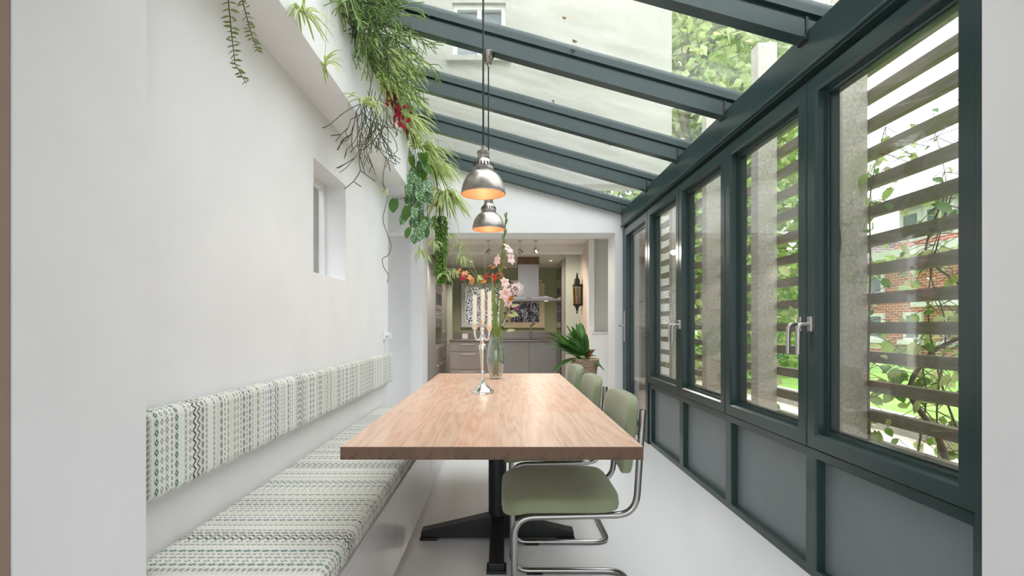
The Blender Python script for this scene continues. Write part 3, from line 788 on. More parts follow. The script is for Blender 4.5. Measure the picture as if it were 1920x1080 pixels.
def petal_flower(mb, c, ax, n, L, W, spread, curl, rg, seg=5, mat=0):
    """ring of petals about an axis"""
    ax = Vector(ax).normalized(); u = ax.orthogonal().normalized(); w = ax.cross(u)
    for k in range(n):
        a = 2 * PI * k / n + rg.uniform(-.2, .2); d = u * math.cos(a) + w * math.sin(a)
        pts = []; ws = []
        for i in range(seg + 1):
            t = i / seg; rr = L * t
            pts.append(Vector(c) + ax * rr * math.cos(spread * t + .15) * (1 - curl * t * t) + d * rr * math.sin(spread * t + .15))
            ws.append(W * (math.sin(PI * min(.97, t * .8 + .16)) ** .8) * rg.uniform(.85, 1.1))
        mb.ribbon(pts, ws, .2, (mat, mat, mat), side=ax.cross(d))
NECK = Vector((VX, VY, TZ + .275)); rgf = R(21)
def stem_path(tip, base_dx, base_dy, bow=.0):
    b = Vector((VX + base_dx, VY + base_dy, TZ + .02)); n = NECK + Vector((-base_dx * .55, -base_dy * .55, 0)); tip = Vector(tip)
    mid = n.lerp(tip, .5) + Vector((bow, 0, .02))
    return [b, b.lerp(n, .5), n] + bez(n, n.lerp(mid, .7), mid, tip, 8)[1:]
def cut_flower(name, label, cat, tip, bdx, bdy, r=.0028, mat='stem_green', bow=0):
    t = empty(name, (VX + bdx, VY + bdy, TZ + .02), label, cat)
    pth = stem_path(tip, bdx, bdy, bow); MB().tube(pth, r, 6).build('stem', G[mat], t, smooth=60)
    return t, pth
# gladiolus
tip = at(950, 398, 3.40); t, pth = cut_flower('gladiolus', 'tall gladiolus stem with pink blossoms and closed green buds', 'flower', tip, .012, -.01, .0055, bow=-.005)
for k in range(11):
    q = .50 + .045 * k; z = NECK.z + (tip.z - NECK.z) * q; x = NECK.x + (tip.x - NECK.x) * q; s = 1 if k % 2 else -1
    bm_ = MB(); L = .085 - .005 * k
    bm_.superell((0, 0, 0), (.0085 - .0004 * k, .0085 - .0004 * k, L / 2), 1.2, 1, 10, 8)
    o = bm_.build('bud', G['stem_green'], t, smooth=80, off=(0, 0, 0)); M = Matrix.Translation(Vector((x + s * .008, 3.40 - .004, z + .02)) - wloc(t)) @ Matrix.Rotation(s * .22, 4, 'Y'); o.matrix_local = M
for (px, py, ax, s) in ((952, 470, (.5, -.5, .5), .055), (936, 489, (-.8, -.5, .1), .062), (955, 486, (.7, -.6, .1), .062), (945, 531, (.4, -.8, .2), .055), (946, 551, (.3, -.9, -.1), .07), (951, 566, (.5, -.8, -.3), .055), (948, 462, (.4, -.4, .9), .035)):
    f = MB(); petal_flower(f, at(px, py, 3.38), ax, 6, s * .78, s * .30, .95, .3, rgf); f.build('blossom', G['petal_pink'], t, smooth=80)
for (x0, px, py, w) in ((-.012, 922, 510, .0125), (.012, 940, 517, .011), (.0, 929, 560, .008)):
    a = Vector((VX + x0 * .6, VY - .012, TZ + .03)); e = at(px, py, 3.42)
    lf = MB(); pts = [a.lerp(e, i / 9) + Vector((.010 * math.sin(i / 9 * PI), 0, 0)) for i in range(10)]
    lf.ribbon(pts, [w * v for v in (.4, .6, .75, .95, 1, 1, .95, .8, .5, .05)], .3, (0, 0, 0), side=(1, .15, 0)); lf.build('sword_leaf', G['stem_green'], t, smooth=80)
# nerine
t, pth = cut_flower('nerine', 'white spidery nerine bloom leaning out beside the gladiolus', 'flower', at(968, 542, 3.42), -.014, -.008, .0025)
f = MB()
for k in range(7):
    a = 2 * PI * k / 7; c = at(968, 542, 3.42) + Vector((math.cos(a) * .018, -.01, math.sin(a) * .018))
    petal_flower(f, c, (math.cos(a), -.6, math.sin(a)), 6, .058, .003, 1.5, .9, rgf)
f.build('blossom', G['petal_white'], t, smooth=80)
# coral lilies, orange seed heads etc.
def spray(name, label, tip, pts, mat, s, w, n, spread, bdx, bdy, stem='stem_green'):
    t, pth = cut_flower(name, label, 'flower', tip, bdx, bdy, .0022, stem)
    for (px, py, ax) in pts:
        c = at(px, py, tip.y); st = pth[-1]
        MB().tube([st, st.lerp(c, .5) + Vector((0, 0, -.01)), c], .0015, 5).build('pedicel', G[stem], t)
        f = MB(); petal_flower(f, c, ax, n, s, w, spread, .5, rgf); f.build('blossom', G[mat], t, smooth=80)
    return t
spray('red_lily', 'small red star-shaped lilies on a thin stem', at(922, 535, 3.47), [(912, 521, (-.8, -.5, .5)), (926, 522, (.0, -.9, .4)), (937, 516, (.7, -.6, .4))], 'petal_red', .042, .009, 6, 1.0, -.018, .012)
spray('orange_seed_head', 'cluster of orange-brown seed heads on a dark stem', at(928, 508, 3.50), [(920, 500, (-.5, -.3, .8)), (931, 493, (.1, -.4, .9)), (937, 497, (.4, -.3, .8)), (946, 503, (.7, -.3, .6)), (925, 503, (-.2, -.6, .7))], 'petal_orange', .022, .008, 5, .7, .016, .016, 'stem_brown')
spray('peach_alstroemeria', 'peach and orange ragged blossom at the outer edge of the bouquet', at(878, 525, 3.44), [(862, 510, (-.7, -.4, .5)), (872, 514, (-.2, -.6, .7)), (880, 522, (.5, -.5, .5)), (883, 526, (.6, -.6, -.1))], 'petal_peach', .036, .008, 6, 1.0, .02, 0)
spray('yellow_daisy', 'drooping golden flower head below the gladiolus blossoms', at(957, 556, 3.36), [(957, 556, (.2, -.4, -.9))], 'petal_orange', .045, .010, 8, .5, -.01, -.018)
spray('brown_coneflower', 'faded golden flower head between the candles', at(906, 530, 3.42), [(906, 530, (-.1, -.5, .8))], 'petal_orange', .03, .009, 8, .9, .01, .012, 'stem_brown')
spray('purple_aster', 'small purple flower with pale leaves low in the bouquet', at(966, 580, 3.40), [(968, 578, (.5, -.8, .2))], 'petal_purple', .018, .006, 10, .9, -.02, -.006)
t, pth = cut_flower('crimson_globe_flower', 'round crimson globe flower beside the peach blossom', 'flower', at(868, 523, 3.40), .018, -.006, .002)
MB().superell(tuple(at(868, 521, 3.40)), (.019, .019, .019), 1, 1, 16, 10).build('blossom', G['petal_crimson'], t, smooth=80)
t, pth = cut_flower('green_bud_flower', 'pale green drooping bud above the candles', 'flower', at(898, 526, 3.44), .014, .004, .0026)
f = MB(); petal_flower(f, at(899, 516, 3.44), (.15, -.3, -.9), 5, .06, .016, .35, .1, rgf); f.build('bud', G['leaf_pale'], t, smooth=80)
t, pth = cut_flower('berry_twig', 'thin dark twig with round brown berries at the side of the vase', 'flower', at(962, 560, 3.42), -.016, .01, .0018, 'stem_brown')
for (px, py) in ((946, 587), (951, 602), (942, 614), (944, 556), (957, 573)):
    MB().superell(tuple(at(px, py, 3.42)), (.009, .009, .009), 1, 1, 10, 8).build('berry', G['stem_brown'], t, smooth=80)
for k, (px, py, ax) in enumerate(((958, 582, (.6, -.3, -.4)), (951, 590, (.7, -.4, -.1)), (955, 575, (.9, -.2, .2)), (949, 620, (.8, -.5, .1)))):
    inst('leaf', leaf_mesh('bouquet_leaf', G['leaf_pale'], 1, .16), t, frame_m(at(px, py, 3.42), ax, (0, -1, .4), .07))
t, pth = cut_flower('fine_grass', 'fine pale grass stalks arching out of the bouquet', 'grass', at(880, 470, 3.5), .02, .02, .001, 'leaf_pale')
for (px, py) in ((905, 455), (866, 500), (890, 520), (912, 480), (850, 506)):
    e = at(px, py, 3.5); MB().tube(bez(pth[4], pth[5] + Vector((0, 0, .1)), e.lerp(pth[6], .3) + Vector((0, 0, .12)), e, 8), .0008, 4).build('stalk', G['leaf_pale'], t)

# ================================================================ KITCHEN beyond the opening
KZ = 2.285; KB = 10.5
kx0, kx1, kz0, kz1 = -.865, .79, 1.09, 1.95
k = MB(); k.box(-2.0, kx0, KB, KB + .2, 0, 2.5); k.box(kx1, 2.0, KB, KB + .2, 0, 2.5); k.box(kx0, kx1, KB, KB + .2, 0, kz0); k.box(kx0, kx1, KB, KB + .2, kz1, 2.5)
tag(k.build('wall_kitchen_back', G['kitchen_green']), 'olive green kitchen back wall with the window', kind=S)
k = MB(); k.box(-2.0, 2.0, 6.2, KB + .2, KZ, KZ + .15)
tag(k.build('ceiling_kitchen', G['kitchen_white']), 'white kitchen ceiling', kind=S)
k = MB(); k.box(-2.0, 1.155, 7.42, 7.62, 2.165, KZ)
tag(k.build('trim_6', G['kitchen_white']), 'pale ceiling beam across the kitchen', kind=S)
k = MB(); k.box(-2.0, -1.85, 6.2, KB, 0, KZ); tag(k.build('wall_kitchen_left', G['kitchen_sage']), 'pale kitchen wall behind the tall cabinets', kind=S)
k = MB(); k.box(1.155, 1.225, 7.0, 7.85, 0, KZ); k.box(.935, 1.155, 7.8, 7.9, 0, KZ); tag(k.build('wall_kitchen_right', G['kitchen_pink']), 'pale pinkish kitchen wall carrying the lantern', kind=S)
k = MB(); k.box(.935, 1.1545, 7.79, 7.80, 0, KZ); tag(k.build('trim_7', G['kitchen_sage']), 'pale sage wall face beside the lantern', kind=S)
k = MB(); k.box(1.215, 2.0, 7.9, KB, 0, KZ); tag(k.build('wall_kitchen_side', G['kitchen_green']), 'olive green side wall at the back of the kitchen', kind=S)
k = MB(); k.box(1.152, 1.228, 6.965, 7.0, 0, KZ); tag(k.build('trim_8', G['white_lacquer']), 'white painted post at the end of the kitchen wall', kind=S)
k = MB(); k.box(1.228, 2.0, 7.05, 7.15, 0, KZ); tag(k.build('wall_recess', G['plaster_grey']), 'grey wall of the recess beside the kitchen opening', kind=S)
k = MB(); k.box(1.9, 2.0, 6.2, 7.05, 0, KZ); tag(k.build('wall_recess_side', G['plaster_grey']), 'grey side wall of the recess', kind=S)
k = MB(); k.box(.93, 1.152, 7.60, 7.79, 0, .98); tag(k.build('trim_9', G['concrete_tile'], bevel=.003), 'grey tiled ledge below the lantern', kind=S)
# open inner door with wood frame
k = MB(); k.box(.885, .930, 7.80, 8.62, .01, 2.12); dr = tag(k.build('door_2', G['cabinet_taupe'], bevel=.003), 'brown wooden door standing open at the side of the kitchen', kind=S)
MB().box(.875, .885, 7.9, 8.52, .1, 2.02).build('door_panel', G['black_gloss'], dr)
# window
k = MB(); k.ringy(kx0, kx1, kz0, kz1, [(0, KB + .1), (0, KB - .02), (.05, KB - .02), (.05, KB + .1)]); k.box(.0, .07, KB - .015, KB + .09, kz0, kz1)
kw = tag(recalc(k.build('window_5', G['house_white'])), 'kitchen window with patterned lace panes', kind=S)
k = MB(); k.ringy(.02, kx1 + .04, kz0 - .03, kz1 + .03, [(0, KB - .02), (0, KB - .05), (.11, KB - .05), (.11, KB - .02)]); recalc(k.build('casement', G['cream_frame'], kw))
k = MB(); k.ringy(kx0 - .01, .02, kz0 - .02, kz1 + .02, [(0, KB - .02), (0, KB - .055), (.08, KB - .055), (.08, KB - .02)]); recalc(k.build('casement', G['house_white'], kw))
for a, c, mm in ((kx0 + .04, .01, 'lace_pale'), (.06, kx1 - .03, 'lace_dark')):
    MB().box(a, c, KB + .03, KB + .036, kz0 + .03, kz1 - .03).build('lace_curtain', G[mm], kw)
MB().box(.12, .78, KB - .045, KB - .02, 2.0, 2.03).build('blind_rail', G['house_white'], kw)

# base units, worktop
def unit(name, x0, x1, label, fronts, cat='cabinet', grp=None, mt='cabinet_grey'):
    t = empty(name, ((x0 + x1) / 2, 9.05, 0), label, cat, grp)
    MB().box(x0, x1, 8.72, 9.4, .1, .835).build('body', G['cabinet_grey'], t)
    MB().box(x0, x1, 8.78, 9.4, 0, .1).build('plinth', G['frame_dark'], t)
    for (nm, z0, z1, hnd) in fronts:
        o = MB().box(x0 + .003, x1 - .003, 8.70, 8.72, z0, z1).build(nm, G[mt], t, bevel=.002)
        if hnd:
            xm = (x0 + x1) / 2; MB().tube(fillet([(xm - .12, 8.70, z1 - .04), (xm - .12, 8.675, z1 - .04), (xm + .12, 8.675, z1 - .04), (xm + .12, 8.70, z1 - .04)], .01, 3), .006, 8).build('handle', G['steel'], o)
unit('drawer_unit', -.924, -.30, 'taupe grey kitchen drawer unit with bar handles', [('drawer', .11, .36, 1), ('drawer', .366, .66, 1), ('drawer', .666, .83, 1)], mt='cabinet_taupe')
unit('base_cabinet', -.30, -.05, 'narrow plain grey base cabinet next to the drawer unit', [('door', .11, .83, 0)])
unit('base_cabinet', -.05, .43, 'plain grey base cabinet beneath the hob', [('door', .11, .83, 0)])
unit('base_cabinet', .43, .95, 'plain grey base cabinet beneath the tap, beside the wicker basket', [('door', .11, .83, 0)])
wt = empty('worktop', (0, 9.05, .84), 'stainless steel kitchen worktop with raised back edge', 'worktop')
MB().box(-.93, 1.0, 8.68, 9.42, .838, .865).build('top', G['worktop_steel'], wt, bevel=.002)
MB().box(-.93, 1.0, 9.42, 9.45, .838, .99).build('upstand', G['worktop_steel'], wt, bevel=.002)
MB().box(.0, .62, 8.78, 9.28, .866, .872).build('hob', G['black_gloss'], wt)
sp_ = empty('spice_box', (-.7, 9.35, .866), 'small white box standing on the steel worktop', 'box')
MB().box(-.76, -.66, 9.30, 9.40, .866, .955).build('box', G['plastic_white'], sp_, bevel=.004)
fa = empty('kitchen_tap', (.49, 9.36, .866), 'steel kitchen tap on the worktop below the window', 'tap')
MB().tube([(.49, 9.36, .866), (.49, 9.36, 1.12)], .016, 12).build('column', G['steel'], fa, smooth=60)
MB().tube([(.49, 9.36, 1.10), (.56, 9.24, 1.15)], .013, 12).build('spout', G['chrome'], fa, smooth=60)
# range hood
hx, hy = .42, 8.95
ho = empty('range_hood', (hx, hy, 1.52), 'stainless steel island range hood with box chimney', 'range hood')
MB().prism([(hx - .45, 1.545), (hx + .45, 1.545), (hx + .45, 1.565), (hx + .30, 1.60), (hx - .30, 1.60), (hx - .45, 1.565)], hy - .3, hy + .3).build('canopy', G['steel'], ho, bevel=.003)
MB().box(hx - .47, hx + .47, hy - .32, hy + .32, 1.525, 1.545).build('glass_rim', G['steel'], ho, bevel=.006)
MB().box(hx - .18, hx + .18, hy - .15, hy + .15, 1.60, 2.16).build('chimney', G['steel'], ho, bevel=.002)
MB().box(hx - .185, hx + .185, hy - .155, hy + .155, 2.16, KZ).build('chimney_sleeve', G['stool_wood'], ho)
MB().box(hx - .05, hx + .05, hy - .302, hy - .30, 1.565, 1.575).build('switch', G['frame_dark'], ho)
for dx in (-.3, .3):
    MB().lathe([(0, 1.523), (.03, 1.523), (.03, 1.5255)], (hx + dx, hy - .2, 0), 14).build('lamp_disc', G['warm_bulb'], ho)
    lamp('hood_light', 'SPOT', (hx + dx, hy - .2, 1.515), 8, (1, .68, .42), ho, .03, spot_size=2.2, spot_blend=.6)
# tall cabinets with oven and coffee machine along the left side
TXF = -1.10
def tall(y0, y1, label, fronts):
    t = empty('tall_cabinet', (TXF - .3, (y0 + y1) / 2, 0), label, 'cabinet')
    MB().box(TXF - .6, TXF - .02, y0, y1, 0, 2.16).build('body', G['cabinet_grey'], t)
    for (nm, z0, z1, mm, hz) in fronts:
        o = MB().box(TXF - .02, TXF, y0 + .003, y1 - .003, z0, z1).build(nm, G[mm], t, bevel=.002)
        if hz: MB().tube(fillet([(TXF, y0 + .1, hz), (TXF + .035, y0 + .1, hz), (TXF + .035, y1 - .1, hz), (TXF, y1 - .1, hz)], .012, 3), .008, 8).build('handle', G['steel'], o)
        if nm == 'oven':
            MB().box(TXF, TXF + .004, y0 + .06, y1 - .06, z0 + .08, z1 - .14).build('oven_window', G['black_gloss'], o)
tall(7.40, 8.22, 'plain grey tall cabinet end next to the far white wall', [('door', .1, 2.15, 'cabinet_grey', 0)])
tall(8.25, 9.05, 'taupe tall kitchen cabinet with built-in ovens', [('drawer', .1, .50, 'cabinet_taupe', .45), ('drawer', .505, .80, 'cabinet_taupe', .75), ('oven', .81, 1.36, 'steel', 1.29), ('oven', 1.37, 1.78, 'steel', 1.72), ('door', 1.785, 2.15, 'cabinet_taupe', 0)])
tall(9.07, 9.87, 'taupe tall kitchen cabinet nearest the olive wall', [('drawer', .1, .50, 'cabinet_taupe', .45), ('drawer', .505, .80, 'cabinet_taupe', .75), ('door', .81, 2.15, 'cabinet_taupe', 1.0)])
bg = tag(MB().box(-1.09, -1.05, 9.92, 10.0, 1.22, 1.62).build('black_wall_bag', G['black_gloss'], None, bevel=.01), 'narrow black hanging thing beside the tall cabinets', 'wall hanging')
MB().box(-1.2, -1.0, 9.88, 9.92, 0, 1.9).build('trim_10', G['kitchen_sage']); tag(bpy.data.objects['trim_10'], 'pale upright panel behind the tall cabinets', kind=S)

# ceiling spots
def spot(px, py, d, aim, label, on=1.0):
    p = at(px, py, d); top = KZ
    t = empty('spot_lamp', p, label, 'lamp', 'small ceiling spots in the kitchen')
    MB().tube([(p.x, p.y, top), (p.x, p.y, p.z + .02)], .004, 6).build('rod', G['steel'], t)
    MB().lathe([(0, top - .008), (.03, top - .008), (.03, top), (0, top)], (p.x, p.y, 0), 14).build('rose', G['steel'], t)
    a = Vector(aim).normalized(); M = frame_m((0, 0, 0), (0, 0, 1)).to_3x3()
    q = a.to_track_quat('Z', 'Y').to_matrix()
    MB().lathe([(0, -.03), (.018, -.03), (.026, .0), (.032, .03)], p, 16, 0, q).build('head', G['chrome'], t, smooth=50)
    MB().superell(tuple(p + a * .02), (.016, .016, .016), 1, 1, 10, 8).build('bulb', G['warm_bulb'], t)
    l = lamp('spot_light', 'SPOT', p + a * .05, 40 * on, (1, .90, .78), t, .03, spot_size=1.7, spot_blend=.7)
    l.rotation_euler = (-a).to_track_quat('Z', 'Y').to_euler()
spot(838, 470, 7.1, (-.5, .3, -.8), 'warm ceiling spot lamp behind the hanging plants')
spot(916, 471, 7.1, (-.4, .5, -.7), 'chrome ceiling spot lamp turned to the tall cabinets')
spot(975, 471, 7.1, (.5, .3, -.6), 'chrome ceiling spot lamp in front of the hood chimney')
spot(1004, 469, 7.1, (.35, -.6, -.7), 'lit ceiling spot lamp beside the hood chimney')
for x, y in ((-.55, 8.2), (-.6, 9.4), (.85, 9.3)):  # ceiling lamps added to brighten the dim kitchen
    t = empty('fill_lamp', (x, y, KZ), 'round fill lamp added to brighten the kitchen', 'lamp', 'added kitchen fill lamps')
    MB().lathe([(.026, KZ - .001), (.04, KZ - .004), (.042, KZ)], (x, y, 0), 18).build('trim_ring', G['steel'], t)
    MB().lathe([(0, KZ - .002), (.026, KZ - .002)], (x, y, 0), 18).build('lens', G['warm_bulb'], t)
    lamp('fill_lamp_light', 'SPOT', (x, y, KZ - .02), 34, (1, .90, .80), t, .03, spot_size=2.2, spot_blend=.7)

# wall lantern
lx, ly = 1.153, 7.55
la = empty('wall_lantern', (lx, ly, 1.28), 'antique black and brass wall lantern on the pale kitchen wall', 'lantern')
MB().box(lx - .012, lx, ly - .06, ly + .06, 1.40, 1.72).build('back_plate', G['black_metal'], la, bevel=.005)
c = (lx - .075, ly)
recalc(MB().lathe([(0, 1.28), (.010, 1.285), (.013, 1.30), (.006, 1.315), (.020, 1.335), (.020, 1.36), (.034, 1.385), (.058, 1.405), (.062, 1.425), (.0, 1.43)], (c[0], c[1], 0), 8).build('bracket', G['black_metal'], la))
fr = MB()
for kk in range(6):
    a = 2 * PI * kk / 6; fr.tube([(c[0] + .05 * math.cos(a), c[1] + .05 * math.sin(a), 1.425), (c[0] + .062 * math.cos(a), c[1] + .062 * math.sin(a), 1.68)], .006, 6)
fr.build('cage', G['brass'], la)
MB().lathe([(.046, 1.43), (.057, 1.67)], (c[0], c[1], 0), 6).build('glass', G['smoked_glass'], la)
recalc(MB().lathe([(0, 1.68), (.068, 1.68), (.068, 1.70), (.045, 1.72), (.042, 1.77), (.03, 1.80), (.012, 1.815), (.018, 1.835), (.008, 1.85), (.012, 1.87), (.0, 1.89)], (c[0], c[1], 0), 12).build('hood', G['black_metal'], la))
MB().lathe([(0, 1.43), (.012, 1.43), (.012, 1.54), (0, 1.545)], (c[0], c[1], 0), 10).build('candle', G['candle_wax'], la)

# white low cabinet
wc = empty('white_cabinet', (1.25, 6.75, 0), 'white low cabinet behind the wicker basket', 'cabinet')
MB().box(1.14, 1.36, 6.62, 6.95, 0, 1.005).build('body', G['white_lacquer'], wc, bevel=.003)
MB().box(1.135, 1.365, 6.60, 6.955, 1.006, 1.018).build('top', G['white_lacquer'], wc, bevel=.002)
MB().box(1.146, 1.354, 6.605, 6.618, .06, .985).build('door', G['white_lacquer'], wc, bevel=.002)

# wicker basket on a stool with a big-leaved fern
bx, by = .828, 5.25; z0, z1 = .485, .772
st = empty('wooden_stool', (bx, by, 0), 'small dark wooden stool under the wicker basket', 'stool')
MB().box(bx - .14, bx + .14, by - .14, by + .14, .455, .484).build('seat', G['stool_wood'], st, bevel=.004)
for sx in (-1, 1):
    for sy in (-1, 1): MB().box(bx + sx * .12 - .018, bx + sx * .12 + .018, by + sy * .12 - .018, by + sy * .12 + .018, 0, .455).build('leg', G['stool_wood'], st, bevel=.003)
bk = empty('wicker_basket', (bx, by, z0), 'natural woven wicker basket holding the large-leaved plant', 'basket')
wv = MB(); nstk = 26; rows = 20
def rad(t): return .098 + .028 * t + (.012 if t > .74 else 0)
for r_ in range(rows):
    t = (r_ + .5) / rows; zz = z0 + .006 + t * (z1 - z0 - .02); pts = []
    for kk in range(nstk * 2 + 1):
        a = 2 * PI * kk / (nstk * 2); wob = .0065 * math.cos(PI * (kk + r_)) if kk % 1 == 0 else 0
        rr = rad(t) + (.006 if (kk // 1 + r_) % 2 else -.004)
        pts.append((bx + rr * math.cos(a), by + rr * math.sin(a), zz + .0015 * math.sin(a * 5 + r_ * 2)))
    wv.tube(pts, .0068, 5, cap=False)
wo = wv.build('weave', G['wicker'], bk, smooth=80); wo['kind'] = 'stuff'
sk = MB()
for kk in range(nstk):
    a = 2 * PI * (kk + .5) / nstk; sk.tube([(bx + .096 * math.cos(a), by + .096 * math.sin(a), z0), (bx + .138 * math.cos(a), by + .138 * math.sin(a), z1 - .012)], .005, 5)
so_ = sk.build('stakes', G['wicker'], bk); so_['kind'] = 'stuff'
rim = MB()
for q in (0, 1):
    pts = []
    for kk in range(73):
        a = 2 * PI * kk / 72; pts.append((bx + (.140 + .005 * math.cos(a * 18 + q * PI)) * math.cos(a), by + (.140 + .005 * math.cos(a * 18 + q * PI)) * math.sin(a), z1 - .008 + .006 * math.sin(a * 18 + q * PI)))
    rim.tube(pts, .0075, 6, cap=False)
rim.build('braided_rim', G['wicker'], bk, smooth=80)
MB().lathe([(0, z0), (.09, z0), (.12, z1 - .03), (0, z1 - .03)], (bx, by, 0), 20).build('soil', G['soil'], bk)
pf = empty('staghorn_fern', (bx, by, z1 - .03), 'large glossy dark green fern growing from the wicker basket', 'plant')
def frond(base_, tip_, w, rise, mat='leaf_dark', side=None, lobes=0):
    a = Vector(base_); e = Vector(tip_); mid = a.lerp(e, .5) + Vector((0, 0, rise)); n = 9
    pts = bez(a, a.lerp(mid, .7), mid.lerp(e, .4) + Vector((0, 0, rise * .2)), e, n)
    m = MB(); m.ribbon(pts, [w * (.16 + .84 * math.sin(PI * min(.96, (i / n) * .78 + .12)) ** 1.2) if i < n else w * .1 for i in range(n + 1)], .35, (0, 0, 0), side=side); m.build('frond', G[mat], pf, smooth=80)
c0 = Vector((bx - .02, by - .02, z1 - .02))
for (px, py, dd, w, rise) in ((1022, 628, -.15, .032, .06), (1030, 640, -.05, .034, .05), (1040, 622, .05, .03, .05), (1046, 650, -.12, .034, .03), (1060, 608, .0, .034, .03), (1072, 612, -.1, .028, .02), (1080, 606, .08, .022, .02), (1084, 628, -.08, .022, .02),
                              (1050, 640, -.2, .036, .04), (1033, 655, -.16, .024, .05), (1066, 636, -.2, .038, .03), (1056, 664, -.25, .02, .04), (1090, 640, .1, .026, .02), (1108, 660, -.12, .03, .05), (1118, 668, -.05, .02, .03), (1020, 645, .1, .016, .06), (1100, 672, -.2, .034, .03)):
    frond(c0, at(px, py, by + dd), w * 1.5, rise)
rgp = R(31)
for k in range(16):
    frond(c0 + Vector((rgp.uniform(-.03, .04), rgp.uniform(-.03, .03), 0)), at(1062 + rgp.gauss(0, 20), 634 + rgp.gauss(0, 13), by + rgp.uniform(-.2, .2)), rgp.uniform(.03, .05), .04, rgp.choice(('leaf_dark', 'leaf_dark', 'leaf_green')))
frond(c0 + Vector((-.06, -.05, .01)), at(1036, 700, by - .1), .05, .06, side=(0, 1, .3)); frond(c0 + Vector((.05, -.04, .01)), at(1134, 696, by - .1), .05, .07, side=(0, 1, .3)); frond(c0 + Vector((.05, -.04, .01)), at(1126, 688, by - .05), .04, .05, side=(0, 1, .3))
frond(c0 + Vector((.03, -.05, 0)), at(1116, 655, by - .14), .035, .02, 'terracotta'); frond(c0 + Vector((0, -.08, 0)), at(1088, 668, by - .2), .03, .02, 'leaf_pale')

# ================================================================ HANGING PLANTS
HG = 'plants trailing from the trough'
def spider(mb, c, n, L, w, rg, up=.6, bias=(0, 0, 0), droop=1.0, seg=9):
    c = Vector(c); bias = Vector(bias)
    for k in range(n):
        a = rg.uniform(0, 2 * PI); el = rg.uniform(.15, 1.2) * up
        d = Vector((math.cos(a), math.sin(a), 0)) * math.cos(el) + Vector((0, 0, math.sin(el))) + bias * rg.uniform(.5, 1.2)
        d.normalize(); l = L * rg.uniform(.55, 1.1); v = d.copy(); p = c + Vector((rg.uniform(-1, 1), rg.uniform(-1, 1), 0)) * .008; pts = [p.copy()]
        for i in range(seg):
            v = (v + Vector((0, 0, -.34 * droop * rg.uniform(.7, 1.3)))).normalized()
            if v.z < -.82 and droop < .95: h_ = Vector((d.x, d.y, 0)).normalized() * .62; v = Vector((h_.x, h_.y, -.78))
            p = p + v * l / seg
            p.x = max(p.x, -1.0); p.y = min(p.y, 5.74); p.z = min(p.z, zb(p.x) - .012)
            if p.x < -.815 and p.z < 2.72 and p.y < 4.47: p.x = -.81
            pts.append(p.copy())
        tw = d.cross(Vector((0, 0, 1))); ww = w * rg.uniform(.75, 1.2)
        mb.ribbon(pts, [ww * (.5 + .5 * math.sin(PI * (i / seg) ** .8)) * (1 if i < seg else .08) for i in range(seg + 1)], .35, (1, 0, 1), side=tw)
def pot(t, x, y, z, r=.055, h=.10):
    MB().lathe([(0, 0), (r * .75, 0), (r, h), (r * 1.06, h), (r * 1.06, h + .012), (r * .9, h + .012), (r * .88, h - .01), (0, h - .01)], (x, y, z), 18).build('pot', G['terracotta'], t, smooth=50)
def spider_plant(x, y, z, n, L, w, seed, label, up=.8, bias=(.35, 0, .1), droop=1.0, wpot=True):
    t = empty('spider_plant', (x, y, z), label, 'plant', HG)
    if wpot: pot(t, x - .06, y, z - .03 if z < 2.7 and z > 2.68 and x < -.85 else z)
    m = MB(); spider(m, (x, y, z + (.10 if wpot else 0)), n, L, w, R(seed), up, bias, droop)
    o = m.build('leaves', [G['leaf_spider'], G['leaf_cream']], t, smooth=80); o['kind'] = 'stuff'
    return t
def plantlet(c, src, n, L, w, seed, label, bias=(0, 0, 0), up=.9, droop=.8):
    """young spider plant on its runner, the runner comes down from the trough"""
    t = empty('spider_plantlet', c, label, 'plant', 'spider plantlets on runners')
    c = Vector(c); s = Vector(src)
    MB().tube(bez(s, s + Vector((.05, 0, .04)), c + Vector((.01, 0, .25)), c, 12), .0013, 5).build('runner', G['leaf_pale'], t)
    m = MB(); spider(m, c, n, L, w, R(seed), up, bias, droop, 7)
    o = m.build('leaves', [G['leaf_spider'], G['leaf_cream']], t, smooth=80); o['kind'] = 'stuff'
    return t
ZT = 2.661                                   # bottom of the trough
spider_plant(-.88, 2.42, ZT + .03, 34, .30, .0095, 3, 'pale striped spider plant behind the thin-stemmed cactus', bias=(.5, -.1, .1))
spider_plant(-.87, 3.22, ZT + .03, 80, .44, .0105, 4, 'pale striped spider plant between the stringy cactus and the red flowers', bias=(.5, -.2, .12), droop=.5)
spider_plant(-.87, 3.72, ZT + .03, 80, .42, .0105, 5, 'pale striped spider plant beside the red-flowered trailing plant', bias=(.5, -.2, .1), droop=.5)
spider_plant(-.87, 4.22, ZT + .03, 90, .38, .0105, 6, 'pale striped spider plant above the heart-leaved vine', bias=(.45, -.2, .08), droop=.55)
spider_plant(-.80, 4.92, 2.681, 100, .42, .0105, 7, 'big spider plant on the far ledge next to the pendant lamps', bias=(.4, -.1, .1), droop=.55)
spider_plant(-.80, 5.38, 2.681, 120, .48, .010, 8, 'drooping spider plant closest to the far white wall', bias=(.45, -.2, 0), droop=.7)
hx_, hy_, hz_ = -.66, 5.12, 2.30
t = spider_plant(hx_ + .06, hy_, hz_, 150, .36, .0085, 9, 'spider plant in a hanging pot above the fleshy green tail', bias=(.25, -.15, .1), droop=.75)
MB().tube([(hx_, hy_, hz_ + .09), (hx_, hy_, zb(hx_) + .142)], .002, 5).build('hanging_wire', G['steel'], t)
plantlet(at(566, 22, 2.02), (-.83, 2.05, 2.74), 26, .15, .0055, 11, 'striped plantlet with brown root at the start of the trough', bias=(.4, 0, -.2))
plantlet(at(609, 122, 2.27), (-.83, 2.3, 2.74), 13, .15, .006, 12, 'lone striped plantlet hanging against the white trough face', up=1.1)
